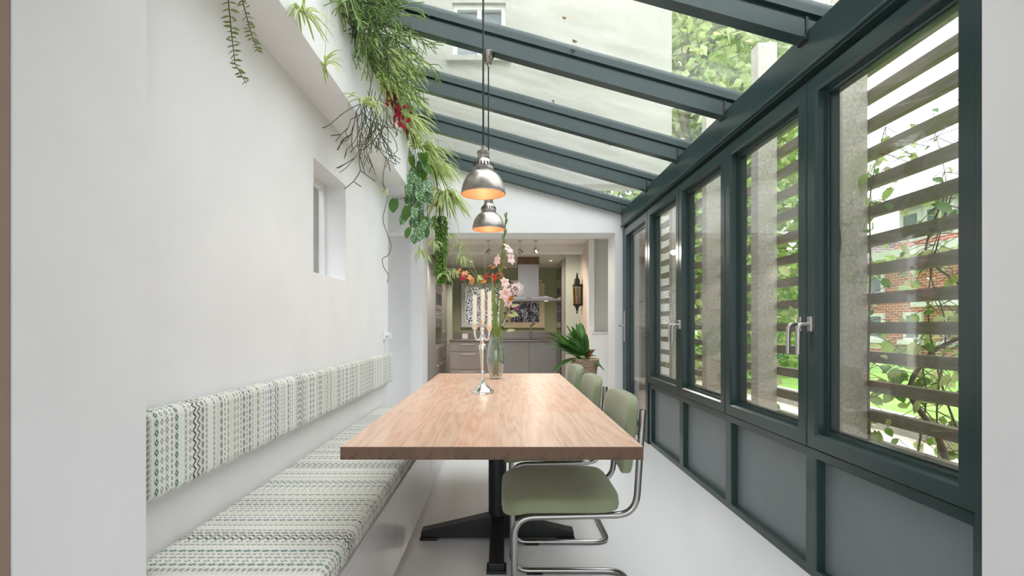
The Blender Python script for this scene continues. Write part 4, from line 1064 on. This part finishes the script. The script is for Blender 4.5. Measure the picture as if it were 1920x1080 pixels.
plantlet(at(684, 195, 2.62), (-.78, 2.75, 2.78), 18, .16, .0065, 13, 'striped plantlet in front of the stringy cactus', up=1.2)
plantlet(at(715, 357, 3.45), (-.825, 3.5, 2.74), 12, .07, .003, 14, 'tiny pale plantlet beside the single heart-shaped leaf', droop=1.4)
for i, (px, py, d, n, L, lb) in enumerate(((812, 420, 5.1, 26, .17, 'pale plantlet above the fleshy green tail'), (812, 455, 4.9, 26, .17, 'pale plantlet overlapping the fleshy green tail'), (787, 470, 4.75, 30, .19, 'pale plantlet dangling below the heart-leaved vine'), (862, 460, 5.3, 22, .17, 'pale plantlet in front of the kitchen beam'),
                                    (868, 482, 5.2, 28, .17, 'bushy pale plantlet above the peach blossom'), (850, 508, 5.1, 18, .17, 'pale plantlet beside the crimson globe flower'), (832, 515, 5.0, 16, .17, 'lowest pale plantlet at the tip of the fleshy tail'), (845, 440, 5.3, 20, .16, 'pale plantlet below the far drooping spider plant'))):
    plantlet(at(px, py, d), (-.72, min(5.6, d + .1), 2.78), n, L, .0055, 30 + i, lb, bias=(.1, 0, -.1), droop=1.0)

# stringy cactus (rhipsalis): forking thin stems
def rhipsalis(x, y, n, L, seed, label, dark=.3, spread=.35, bias=(.15, -.1)):
    t = empty('rhipsalis', (x, y, ZT), label, 'plant', HG); pot(t, x - .07, y, ZT, .06, .085); rg = R(seed); mg = MB(); md = MB()
    def grow(p, v, length, gen, mb):
        q = p + v * length
        if q.x < -.815 and q.z < 2.74: q.x = -.81 + rg.random() * .03
        q.x = max(q.x, -1.0)
        if q.z > zb(q.x) - .01: q.z = zb(q.x) - .01
        mb.tube([p, p.lerp(q, .5) + Vector((rg.uniform(-.004, .004), rg.uniform(-.004, .004), .003)), q], .0028, 4, cap=False)
        if gen > 0:
            for j in range(rg.choice((1, 2, 2))):
                d = (v + Vector((rg.uniform(-.75, .75), rg.uniform(-.75, .75), rg.uniform(-.74, .30)))).normalized()
                grow(q.copy(), d, length * rg.uniform(.75, 1.05), gen - 1, mb)
    for k in range(n):
        a = rg.uniform(0, 2 * PI); el = rg.uniform(.2, 1.3)
        v = Vector((math.cos(a) * math.cos(el) * .8 + .3 + bias[0], math.sin(a) * math.cos(el) * .9 + bias[1], math.sin(el) * .45)).normalized()
        grow(Vector((x + rg.uniform(-.04, .06), y + rg.uniform(-.06, .06), ZT + .09)), v, L * rg.uniform(.8, 1.15), rg.choice((3, 4, 5, 6)), md if rg.random() < dark else mg)
    o = mg.build('stems', G['rhipsalis_green'], t, smooth=80); o['kind'] = 'stuff'
    o = md.build('dark_stems', G['rhipsalis_dark'], t, smooth=80); o['kind'] = 'stuff'
rhipsalis(-.86, 2.58, 14, .075, 41, 'stringy green cactus at the front of the hanging mass', dark=.35)
rhipsalis(-.86, 2.84, 26, .095, 42, 'dense stringy green cactus with the longest dark trailing stems', dark=.3)
rhipsalis(-.86, 3.06, 24, .095, 43, 'stringy green cactus next to the red-flowered trailing plant', dark=.25)
rhipsalis(-.86, 3.42, 10, .08, 44, 'smaller stringy cactus behind the red flowers', dark=.2)
# long dark trailing stem to the wall window
t = empty('trailing_cactus_stem', at(700, 250, 2.9), 'long dark forked cactus stem trailing towards the small wall window', 'plant')
m = MB(); rg = R(8)
for (a, b, c) in (((676, 262, 2.75), (672, 300, 2.7), (676, 320, 2.7)), ((676, 320, 2.7), (664, 342, 2.68), (646, 354, 2.66)), ((676, 320, 2.7), (690, 330, 2.7), (704, 340, 2.7)), ((664, 341, 2.68), (672, 347, 2.68), (677, 350, 2.68)), ((690, 190, 2.85), (680, 235, 2.8), (676, 262, 2.75)), ((640, 215, 2.6), (612, 240, 2.5), (604, 240, 2.5)), ((690, 190, 2.85), (660, 200, 2.7), (640, 215, 2.6))):
    m.tube(bez(at(*a), at(*a).lerp(at(*b), .6), at(*b), at(*c), 5), .0024, 5)
def trail(p, v, length, gen):
    q = p + v * length; q.x = max(q.x, -.81 if q.z > 2.28 else -.98)
    m.tube([p, q], .0022, 4, cap=False)
    if gen > 0:
        for j in range(rg.choice((1, 1, 2))):
            trail(q.copy(), (v + Vector((rg.uniform(-.8, .8), rg.uniform(-.8, .8), rg.uniform(-.6, .3)))).normalized(), length * rg.uniform(.7, 1.1), gen - 1)
for k in range(26):
    trail(at(690 + rg.uniform(-25, 30), 195 + rg.uniform(-30, 20), 2.9 + rg.uniform(-.1, .15)), Vector((rg.uniform(-.6, .6), rg.uniform(-.8, .4), -1)).normalized(), .08, rg.choice((3, 4, 5)))
m.tube([at(690, 190, 2.85), at(700, 130, 2.85), at(705, 85, 2.85), Vector((-.83, 2.86, 2.73))], .0024, 5)
m.build('stems', G['rhipsalis_dark'], t)['kind'] = 'stuff'

# red-flowered trailer
rx, ry = -.86, 3.60
t = empty('red_flowering_plant', (rx, ry, ZT), 'trailing plant with a cluster of small red blossoms', 'plant', HG); pot(t, rx, ry, ZT, .05, .09); rg = R(9)
m = MB(); f = MB(); c0 = at(748, 212, 3.58)
for k in range(26):
    e = c0 + Vector((rg.gauss(0, .045), rg.gauss(0, .05), rg.gauss(0, .05)))
    m.tube(bez((rx + .02, ry, ZT + .09), (rx + .06, ry, ZT + .14), e + Vector((-.02, 0, .1)), e, 6), .0014, 4, cap=False)
    petal_flower(f, e, (rg.uniform(-1, 1), -.6, rg.uniform(-1, .5)), 5, .026, .010, 1.0, .3, rg, 3)
m.build('stems', G['stem_brown'], t)['kind'] = 'stuff'; f.build('blossoms', G['petal_crimson'], t, smooth=80)['kind'] = 'stuff'

# hoya vines with small oval leaves
hl = leaf_mesh('leaf', G['leaf_olive'], 1.2, .34, .12)
def hoya(pts, n, seed, label, s=.026):
    p = [at(*q) for q in pts]; t = empty('hoya_vine', p[0], label, 'plant', HG); rg = R(seed)
    path = []
    for i in range(len(p) - 1):
        for j in range(6): path.append(p[i].lerp(p[i + 1], j / 6))
    path.append(p[-1]); MB().tube(path, [.0022 * (1 - .6 * i / len(path)) for i in range(len(path))], 5).build('stem', G['stem_brown'], t)
    for k in range(n):
        q = (k // 2 + .5) / (n / 2) * (len(path) - 1); i = min(int(q), len(path) - 2); c = path[i].lerp(path[i + 1], q - i)
        sd = 1 if k % 2 else -1; d = Vector((sd * rg.uniform(.7, 1), rg.uniform(-.6, .6), rg.uniform(-.6, .35)))
        inst('leaf', hl, t, frame_m(c, d, (rg.uniform(-.2, .2), -1, .7), s * rg.uniform(.75, 1.15) * (1 - .35 * q / len(path))))
hoya([(418, -130, 1.50), (426, -20, 1.49), (432, 40, 1.49), (436, 80, 1.49), (441, 120, 1.49), (462, 157, 1.49)], 46, 51, 'long trailing vine with oval olive leaves at the start of the trough', .024)
hoya([(440, -130, 1.52), (448, -20, 1.50), (457, 10, 1.50), (466, 45, 1.50), (474, 72, 1.50), (485, 97, 1.50)], 44, 52, 'short trailing vine with crowded oval olive leaves beside the long one', .022)
t = empty('vine_pot', (-.9, 1.52, ZT), 'terracotta pot of the trailing vines inside the trough', 'pot'); pot(t, -.9, 1.52, ZT, .055, .1)
m = MB(); m.tube(bez((-.9, 1.52, ZT + .09), (-.87, 1.5, 2.82), at(418, -200, 1.5), at(418, -130, 1.5), 8), .0022, 5); m.tube(bez((-.9, 1.53, ZT + .09), (-.87, 1.52, 2.82), at(440, -200, 1.52), at(440, -130, 1.52), 8), .0022, 5); m.build('stems', G['stem_brown'], t)

# scindapsus: heart-shaped silver-splashed leaves
sx, sy = -.87, 4.36
t = empty('scindapsus_vine', (sx, sy, ZT), 'vine with silver-splashed heart-shaped leaves hanging at the trough end', 'plant', HG); pot(t, sx, sy, ZT, .06, .1); rg = R(61)
hm = [leaf_mesh('leaf', G['scindapsus_leaf'], 1, .40, .18, True, .15), leaf_mesh('leaf', G['leaf_dark'], 1, .40, .18, True, .1), leaf_mesh('leaf', G['leaf_green'], 1, .36, .2, True, .2)]
for k in range(5):
    a = Vector((sx + .03, sy, ZT + .1)); e = at(770 + k * 8, 440 + rg.uniform(-40, 20), 4.40)
    MB().tube(bez(a, a + Vector((.10, 0, .06)), e + Vector((0, 0, .5)), e, 12), .0025, 5).build('stem', G['stem_brown'], t)
spots_ = [(763 + (i * 37) % 40, 292 + i * 9) for i in range(18)] + [(773, 305), (787, 300), (779, 325), (795, 312), (801, 330), (766, 345), (783, 345), (797, 350), (772, 362), (788, 365), (768, 378), (780, 385), (793, 388), (764, 400), (776, 402), (788, 408), (760, 418), (771, 424), (785, 430), (779, 440), (795, 420), (768, 440), (776, 452), (792, 446), (765, 358), (800, 372), (783, 372), (775, 338), (790, 335), (769, 330)]
for k, (px, py) in enumerate(spots_):
    p = at(px, py - 12, 4.40 + rg.uniform(-.08, .08)); a = rg.uniform(-.7, .7)
    inst('leaf', hm[rg.choice((0, 0, 0, 1, 2))], t, frame_m(p, (math.sin(a), rg.uniform(-.3, .1), -math.cos(a)), (rg.uniform(-.5, .5), -1, .35), rg.uniform(.085, .125)))
inst('leaf', hm[1], t, frame_m(at(740, 374, 4.0), (-.1, -.2, -1), (-.1, -1, .1), .11))
MB().tube(bez(at(766, 366, 4.3), at(758, 372, 4.2), at(750, 374, 4.1), at(740, 374, 4.0), 6), .0022, 5).build('stem', G['stem_brown'], t)
# bare tendril
t = empty('bare_tendril', at(727, 290, 3.55), 'thin bare dark tendril dangling down the white wall end', 'plant')
cp = [(724, 215, 3.6), (728, 262, 3.6), (723, 300, 3.6), (718, 340, 3.6), (726, 372, 3.62), (718, 410, 3.64), (727, 440, 3.64), (733, 462, 3.64), (728, 478, 3.64), (717, 486, 3.64), (720, 502, 3.64), (728, 516, 3.64), (726, 530, 3.64)]
cpv = [at(*q) for q in cp]; sm_ = []
for i in range(len(cpv) - 1):
    p0 = cpv[max(0, i - 1)]; p1 = cpv[i]; p2 = cpv[i + 1]; p3 = cpv[min(len(cpv) - 1, i + 2)]
    for j in range(5):
        u = j / 5; sm_.append(.5 * ((2 * p1) + (p2 - p0) * u + (2 * p0 - 5 * p1 + 4 * p2 - p3) * u * u + (3 * p1 - p0 - 3 * p2 + p3) * u ** 3))
sm_ = [Vector((-.83, 3.62, 2.73))] + sm_ + [cpv[-1]]
MB().tube(sm_, .0024, 5).build('stem', G['stem_brown'], t, smooth=80)

# fleshy burro's tail
t = empty('burros_tail', at(826, 430, 5.0), 'thick hanging tail of fleshy green succulent leaves', 'plant'); rg = R(71)
bd = MB(); top = at(824, 405, 5.05); bot = at(829, 530, 5.05); n = 1300
for k in range(n):
    q = rg.random(); c = top.lerp(bot, q) + Vector((.012 * math.sin(q * 5), 0, 0)); r_ = .058 * (1 - .4 * q + .18 * math.sin(q * 17)) * rg.uniform(.5, 1); a = rg.uniform(0, 2 * PI); off = Vector((math.cos(a) * r_, math.sin(a) * r_, rg.uniform(-.01, .01)))
    d = (off.normalized() + Vector((0, 0, -.6))).normalized()
    q_ = d.to_track_quat('Z', 'Y').to_matrix()
    bd.lathe([(0, 0), (.005, .006), (.0055, .016), (.003, .028), (0, .033)], c + off, 5, 0, q_)
bd.build('leaves', G['sedum_green'], t, smooth=80)['kind'] = 'stuff'
m = MB(); m.tube(bez((-.76, 5.1, 2.70), (-.68, 5.08, 2.75), top + Vector((0, 0, .2)), top, 10), .006, 6); m.tube([top, bot], .02, 6); m.build('stem', G['stem_brown'], t)

# ================================================================ OUTDOORS
GZ = .18
tag(MB().box(1.47, 3.35, -3, 22, -.2, GZ).build('ground_bed', G['soil_sand']), 'pale sandy planting bed along the fence', kind=S)
tag(MB().box(3.50, 60, -12, 60, -.2, GZ + .06).build('lawn', G['lawn']), 'bright green lawn beyond the fence', kind=S)
tag(MB().box(-30, 1.47, 10.75, 60, -.2, GZ).build('ground_back', G['soil_sand']), 'pale ground behind the house', kind=S)
kr = empty('kerb', (3.42, 4, GZ), 'grey stone kerb at the lawn edge', 'kerb', kind=None)
km = MB().box(-.075, .075, -.495, .495, -.1, .16).mesh('kerb_stone', G['kerb_stone'])
for i in range(16):
    o = inst('kerb_stone', km, kr, Matrix.Translation((3.425, .5 + i, GZ)))
sb = tag(MB().box(1.475, 1.70, 1.0, 6.0, .46, .50).build('outer_sill_board', G['sill_board'], bevel=.004), 'weathered wooden board outside below the windows', 'board')
sbl = MB().box(1.475, 1.69, 1.0, 6.0, .0, .459).build('sill_support', G['sill_board'], sb)
# louvre fence
fe = empty('louvre_fence', (1.9, 3.5, GZ), 'weathered wooden fence of horizontal slats between grey posts', 'fence')
slm = MB().box(0, .042, -2.05, 2.6, -.056, 0).mesh('slat', G['slat_wood'])
bvl = []
for k in range(-1, 14):
    z = 1.125 + .15 * (9 - k)
    inst('slat', slm, fe, Matrix.Translation((1.885, 3.55 + .002 * k, z)))
pm = MB().box(0, .13, 0, .10, 0, 2.9).mesh('post', G['post_wood'])
for y in (1.75, 2.65, 3.53, 4.43, 5.33): inst('post', pm, fe, Matrix.Translation((1.752, y, GZ - .02)))

# climbing vines on the fence
vl = [leaf_mesh('leaf', G['leaf_bright'], 1, .42, .2, True, .2), leaf_mesh('leaf', G['leaf_pale'], 1, .38, .25, True, .3), leaf_mesh('leaf', G['leaf_green'], 1, .34, .2, False, .25), leaf_mesh('leaf', G['leaf_pale'], 1, .22, .2, False, .3)]
def vine(label, base_, pts, nleaf, seed, s, r=.008, spread=.10, group='vines climbing the fence'):
    t = empty('climbing_vine', base_, label, 'vine', group); rg = R(seed); p = [Vector(base_)] + [Vector(q) for q in pts]; sm = []
    for i in range(len(p) - 1):
        p0 = p[max(0, i - 1)]; p1 = p[i]; p2 = p[i + 1]; p3 = p[min(len(p) - 1, i + 2)]
        for j in range(6):
            u = j / 6; sm.append(.5 * ((2 * p1) + (p2 - p0) * u + (2 * p0 - 5 * p1 + 4 * p2 - p3) * u * u + (3 * p1 - p0 - 3 * p2 + p3) * u ** 3))
    sm.append(p[-1]); N = len(sm)
    MB().tube(sm, [r * (1 - .8 * i / N) for i in range(N)], 6).build('stem', G['bark'], t, smooth=80)
    tw = MB()
    for k in range(nleaf):
        i = rg.randint(int(N * .15), N - 1); c = sm[i]
        e = c + Vector((rg.uniform(-.3, .8) * spread, rg.uniform(-1, 1) * spread * 1.3, rg.uniform(-.9, .7) * spread))
        e.x = max(e.x, 1.66)
        tw.tube([c, c.lerp(e, .5) + Vector((0, 0, .012)), e], .0016, 4, cap=False)
        inst('leaf', rg.choice(vl), t, frame_m(e, (rg.uniform(-.6, .4), rg.uniform(-1, 1), rg.uniform(-1, .3)), (-.6 + rg.uniform(-.4, .3), -.5, .6), s * rg.uniform(.6, 1.25)))
    tw.build('twigs', G['bark'], t)['kind'] = 'stuff'
X = 2.02
vine('thick bent vine trunk with broad leaves beside the nearest grey fence post', (X, 2.30, GZ), [(X, 2.36, .55), (X - .02, 2.52, .78), (X, 2.42, .98), (X, 2.20, 1.10), (X + .02, 2.28, 1.28), (X, 2.45, 1.45), (X, 2.35, 1.7)], 80, 81, .075, .016, .17)
vine('thin upright vine against the nearest grey fence post', (1.87, 2.60, GZ), [(1.86, 2.61, .6), (1.865, 2.62, 1.0), (1.86, 2.60, 1.4), (1.87, 2.61, 1.8), (1.9, 2.55, 2.1)], 60, 82, .055, .008, .14)
vine('twiggy vine with small leaves high on the fence near the jamb', (X, 2.05, GZ), [(X, 2.2, .5), (X, 2.35, .8), (X + .05, 2.5, 1.2), (X, 2.35, 1.6), (X, 2.2, 1.9), (X - .02, 2.05, 2.15)], 80, 83, .045, .006, .12)
vine('leafy vine between the first and second grey fence posts', (X, 3.25, GZ), [(X, 3.2, .5), (X, 3.05, .9), (X - .15, 3.12, 1.3), (X, 3.0, 1.7), (X, 3.1, 2.1)], 90, 84, .065, .009, .2)
vine('leafy vine just beyond the second grey fence post', (X, 3.9, GZ), [(X, 3.95, .5), (X - .1, 3.85, 1.0), (X, 4.0, 1.5), (X, 3.9, 2.0), (X, 4.1, 2.3)], 90, 85, .065, .008, .2)
vine('dense vine beside the third grey fence post', (X, 4.25, GZ), [(X - .1, 4.2, .6), (X, 4.3, 1.1), (X - .08, 4.25, 1.6), (X, 4.2, 2.1)], 110, 86, .065, .008, .22)
vine('dense vine beyond the third grey fence post', (X, 4.8, GZ), [(X - .1, 4.75, .6), (X, 4.9, 1.1), (X - .12, 4.8, 1.6), (X, 4.75, 2.2)], 130, 87, .07, .008, .26)
vine('dense vine near the last grey fence post', (X, 5.6, GZ), [(X - .1, 5.5, .6), (X, 5.7, 1.1), (X - .1, 5.55, 1.6), (X, 5.6, 2.2)], 130, 88, .09, .008, .26)
vine('thin wiry vine with many pale leaflets in the bay beside the jamb', (X + .06, 2.42, GZ), [(X + .06, 2.46, .7), (X + .05, 2.40, 1.1), (X + .06, 2.5, 1.4), (X + .04, 2.38, 1.7), (X + .05, 2.46, 2.05)], 90, 101, .05, .005, .2)
vine('sparse wiry vine with tiny leaves reaching the top slats', (X + .03, 2.12, GZ), [(X + .08, 2.25, .8), (X + .07, 2.3, 1.4), (X + .05, 2.2, 1.9), (X + .03, 2.08, 2.2)], 60, 102, .04, .005, .14)
vine('low leafy shoot beside the nearest grey fence post', (X, 2.56, GZ), [(X + .02, 2.52, .5), (X, 2.45, .8), (X + .02, 2.55, 1.05)], 50, 103, .07, .007, .16)
# grass tuft growing on the post
t = tag(empty('grass_tuft', (1.74, 2.74, 1.66)), 'tuft of grass growing on the grey fence post', 'grass'); m = MB(); rg = R(90)
for k in range(34):
    a = rg.uniform(0, 2 * PI); d = Vector((math.cos(a) * .5 - .3, math.sin(a) * .8, rg.uniform(.3, 1))).normalized(); l = rg.uniform(.12, .26); p = Vector((1.745, 2.72, 1.62)); v = d; pts = [p.copy()]
    for i in range(5): v = (v + Vector((0, 0, -.22))).normalized(); p = p + v * l / 5; pts.append(p.copy())
    m.ribbon(pts, [.003, .003, .0028, .0022, .0016, .0003], .2, (0, 0, 0))
m.build('blades', G['leaf_green'], t)['kind'] = 'stuff'
MB().superell((1.75, 2.72, 1.55), (.03, .06, .14), 1, 1, 12, 10).build('moss', G['soil'], t, smooth=80)

# trees beyond
def tree(name, label, x, y, h, rx, rz, seed, mats, n=2600, s=.16, trunk=.12, low=.25):
    t = empty(name, (x, y, GZ), label, 'tree', 'trees beyond the fence'); rg = R(seed)
    tk = MB(); tk.tube([(x, y, GZ), (x + .05, y, h * .3), (x - .05, y + .05, h * .6), (x, y, h * .85)], [trunk, trunk * .8, trunk * .5, trunk * .2], 8)
    for k in range(9):
        a = rg.uniform(0, 2 * PI); z = h * rg.uniform(.25, .75); e = Vector((x + math.cos(a) * rx * .8, y + math.sin(a) * rx * .8, z + rz * .3))
        tk.tube(bez((x, y, z), (x + math.cos(a) * rx * .3, y + math.sin(a) * rx * .3, z + .1), e.lerp(Vector((x, y, z)), .3), e, 6), [trunk * .35 * (1 - i / 8) for i in range(7)], 5)
    tk.build('trunk', G['bark'], t, smooth=80)
    cl = [(rg.gauss(0, .45), rg.gauss(0, .45), rg.uniform(-1, 1)) for _ in range(26)]
    m = MB(); zc = h * (1 + low) / 2; zr = h * (1 - low) / 2
    for k in range(n):
        c = rg.choice(cl); p = Vector((x + c[0] * rx + rg.gauss(0, .20) * rx, y + c[1] * rx + rg.gauss(0, .20) * rx, zc + c[2] * zr + rg.gauss(0, .12) * zr))
        d = Vector((rg.uniform(-1, 1), rg.uniform(-1, 1), rg.uniform(-.8, .5))).normalized(); nr = Vector((rg.uniform(-1, 1), rg.uniform(-1, 1), rg.uniform(0, 1.2)))
        sd = d.cross(nr).normalized() * s * .36; L = s * rg.uniform(.7, 1.3); up = sd.cross(d).normalized() * s * .12
        b = len(m.v); m.v += [tuple(p), tuple(p + d * L * .45 + sd + up), tuple(p + d * L), tuple(p + d * L * .45 - sd + up), tuple(p + d * L * .5)]
        mi = 0 if rg.random() < .6 else 1
        m.quad((b, b + 1, b + 4), mi); m.quad((b + 1, b + 2, b + 4), mi); m.quad((b + 2, b + 3, b + 4), mi); m.quad((b + 3, b, b + 4), mi)
    m.build('crown', [G[q] for q in mats], t)['kind'] = 'stuff'
tree('garden_tree', 'tall broad pale green tree standing in the lawn', 5.4, 13.5, 12.5, 2.5, 3, 91, ('leaf_bright', 'leaf_pale'), 7500, .30, .16, .15)
tree('garden_tree', 'tall tree with yellowish leaves next to the house corner', 3.9, 10.8, 8.6, 1.2, 3, 92, ('leaf_pale', 'leaf_bright'), 4600, .22, .12, .1)
tree('garden_bush', 'dense fresh green bush close behind the fence end', 3.7, 8.9, 3.2, .9, 1.2, 93, ('leaf_bright', 'leaf_green'), 3000, .14, .06, .05)
tree('garden_bush', 'round fresh green bush in front of the grey brick house', 5.6, 10.8, 2.6, .9, 1, 94, ('leaf_bright', 'leaf_pale'), 2400, .15, .06, .05)
tree('garden_tree', 'slender tree near the grey brick house', 7.3, 15.2, 11.5, 1.5, 2, 95, ('leaf_bright', 'leaf_pale'), 4200, .26, .1, .25)
tree('garden_tree', 'dark green tree far behind the kitchen end', 4.6, 18, 8.5, 2.2, 3, 96, ('leaf_green', 'leaf_bright'), 3600, .28, .16, .1)
# houses
hb = empty('brick_house', (11, 10, GZ), 'red brick house with white bands and windows across the lawn', 'building'); FX = 10.5
def hw(parent, y0, y1, z0, z1, fx=FX, sill=True):
    o = recalc(MB().ring(y0, y1, z0, z1, [(0, fx), (0, fx - .06), (.09, fx - .06), (.09, fx)]).build('window', G['house_white'], parent))
    MB().box(fx - .035, fx - .02, y0 + .09, y1 - .09, z0 + .09, z1 - .09).build('pane', G['house_glass'], o)
    if sill: MB().box(fx - .14, fx, y0 - .1, y1 + .1, z0 - .1, z0).build('sill', G['house_white'], o)
MB().box(FX, FX + 5, 5, 15.4, 0, 2.9).build('wall', G['red_brick'], hb)
MB().box(FX - .05, FX + 5, 5, 13.7, 3.06, 3.26).build('upper_wall', G['red_brick'], hb)
MB().box(FX - .45, FX + 5, 5, 14.1, 2.86, 3.06).build('white_band', G['house_white'], hb)
MB().box(FX - .5, FX + .1, 5, 12.6, 1.56, 1.70).build('canopy', G['house_white'], hb)
up = MB().box(FX, FX + 5, 5, 13.6, 3.26, 4.2).build('clad_storey', G['house_white'], hb)
for i in range(9): MB().box(FX - .012, FX, 5, 11.6, 3.42 + i * .065, 3.465 + i * .065).build('louvre_blind', G['kerb_stone'], up)
MB().box(FX - .3, FX + 5, 4.9, 13.8, 4.2, 4.32).build('roof', G['frame_dark'], hb)
hw(hb, 11.95, 12.75, 3.4, 4.05, FX, False); hw(hb, 12.85, 13.5, 3.4, 4.05, FX, False)
hw(hb, 11.88, 12.18, .72, 1.45); hw(hb, 12.8, 13.4, .72, 1.45); hw(hb, 14.1, 14.8, .72, 1.45); hw(hb, 14.1, 14.8, 1.95, 2.65)
hg = empty('grey_brick_house', (12, 21, GZ), 'grey brick house with white windows beyond the trees', 'building')
MB().box(10.5, 16, 15.7, 26, 0, 3.6).build('wall', G['grey_brick'], hg)
MB().box(10.3, 16.2, 15.6, 26.2, 3.6, 3.75).build('roof', G['kerb_stone'], hg)
for y in (16.6, 18.3, 20.0, 22): hw(hg, y, y + .9, .9, 1.5); hw(hg, y, y + .9, 2.2, 3.1)
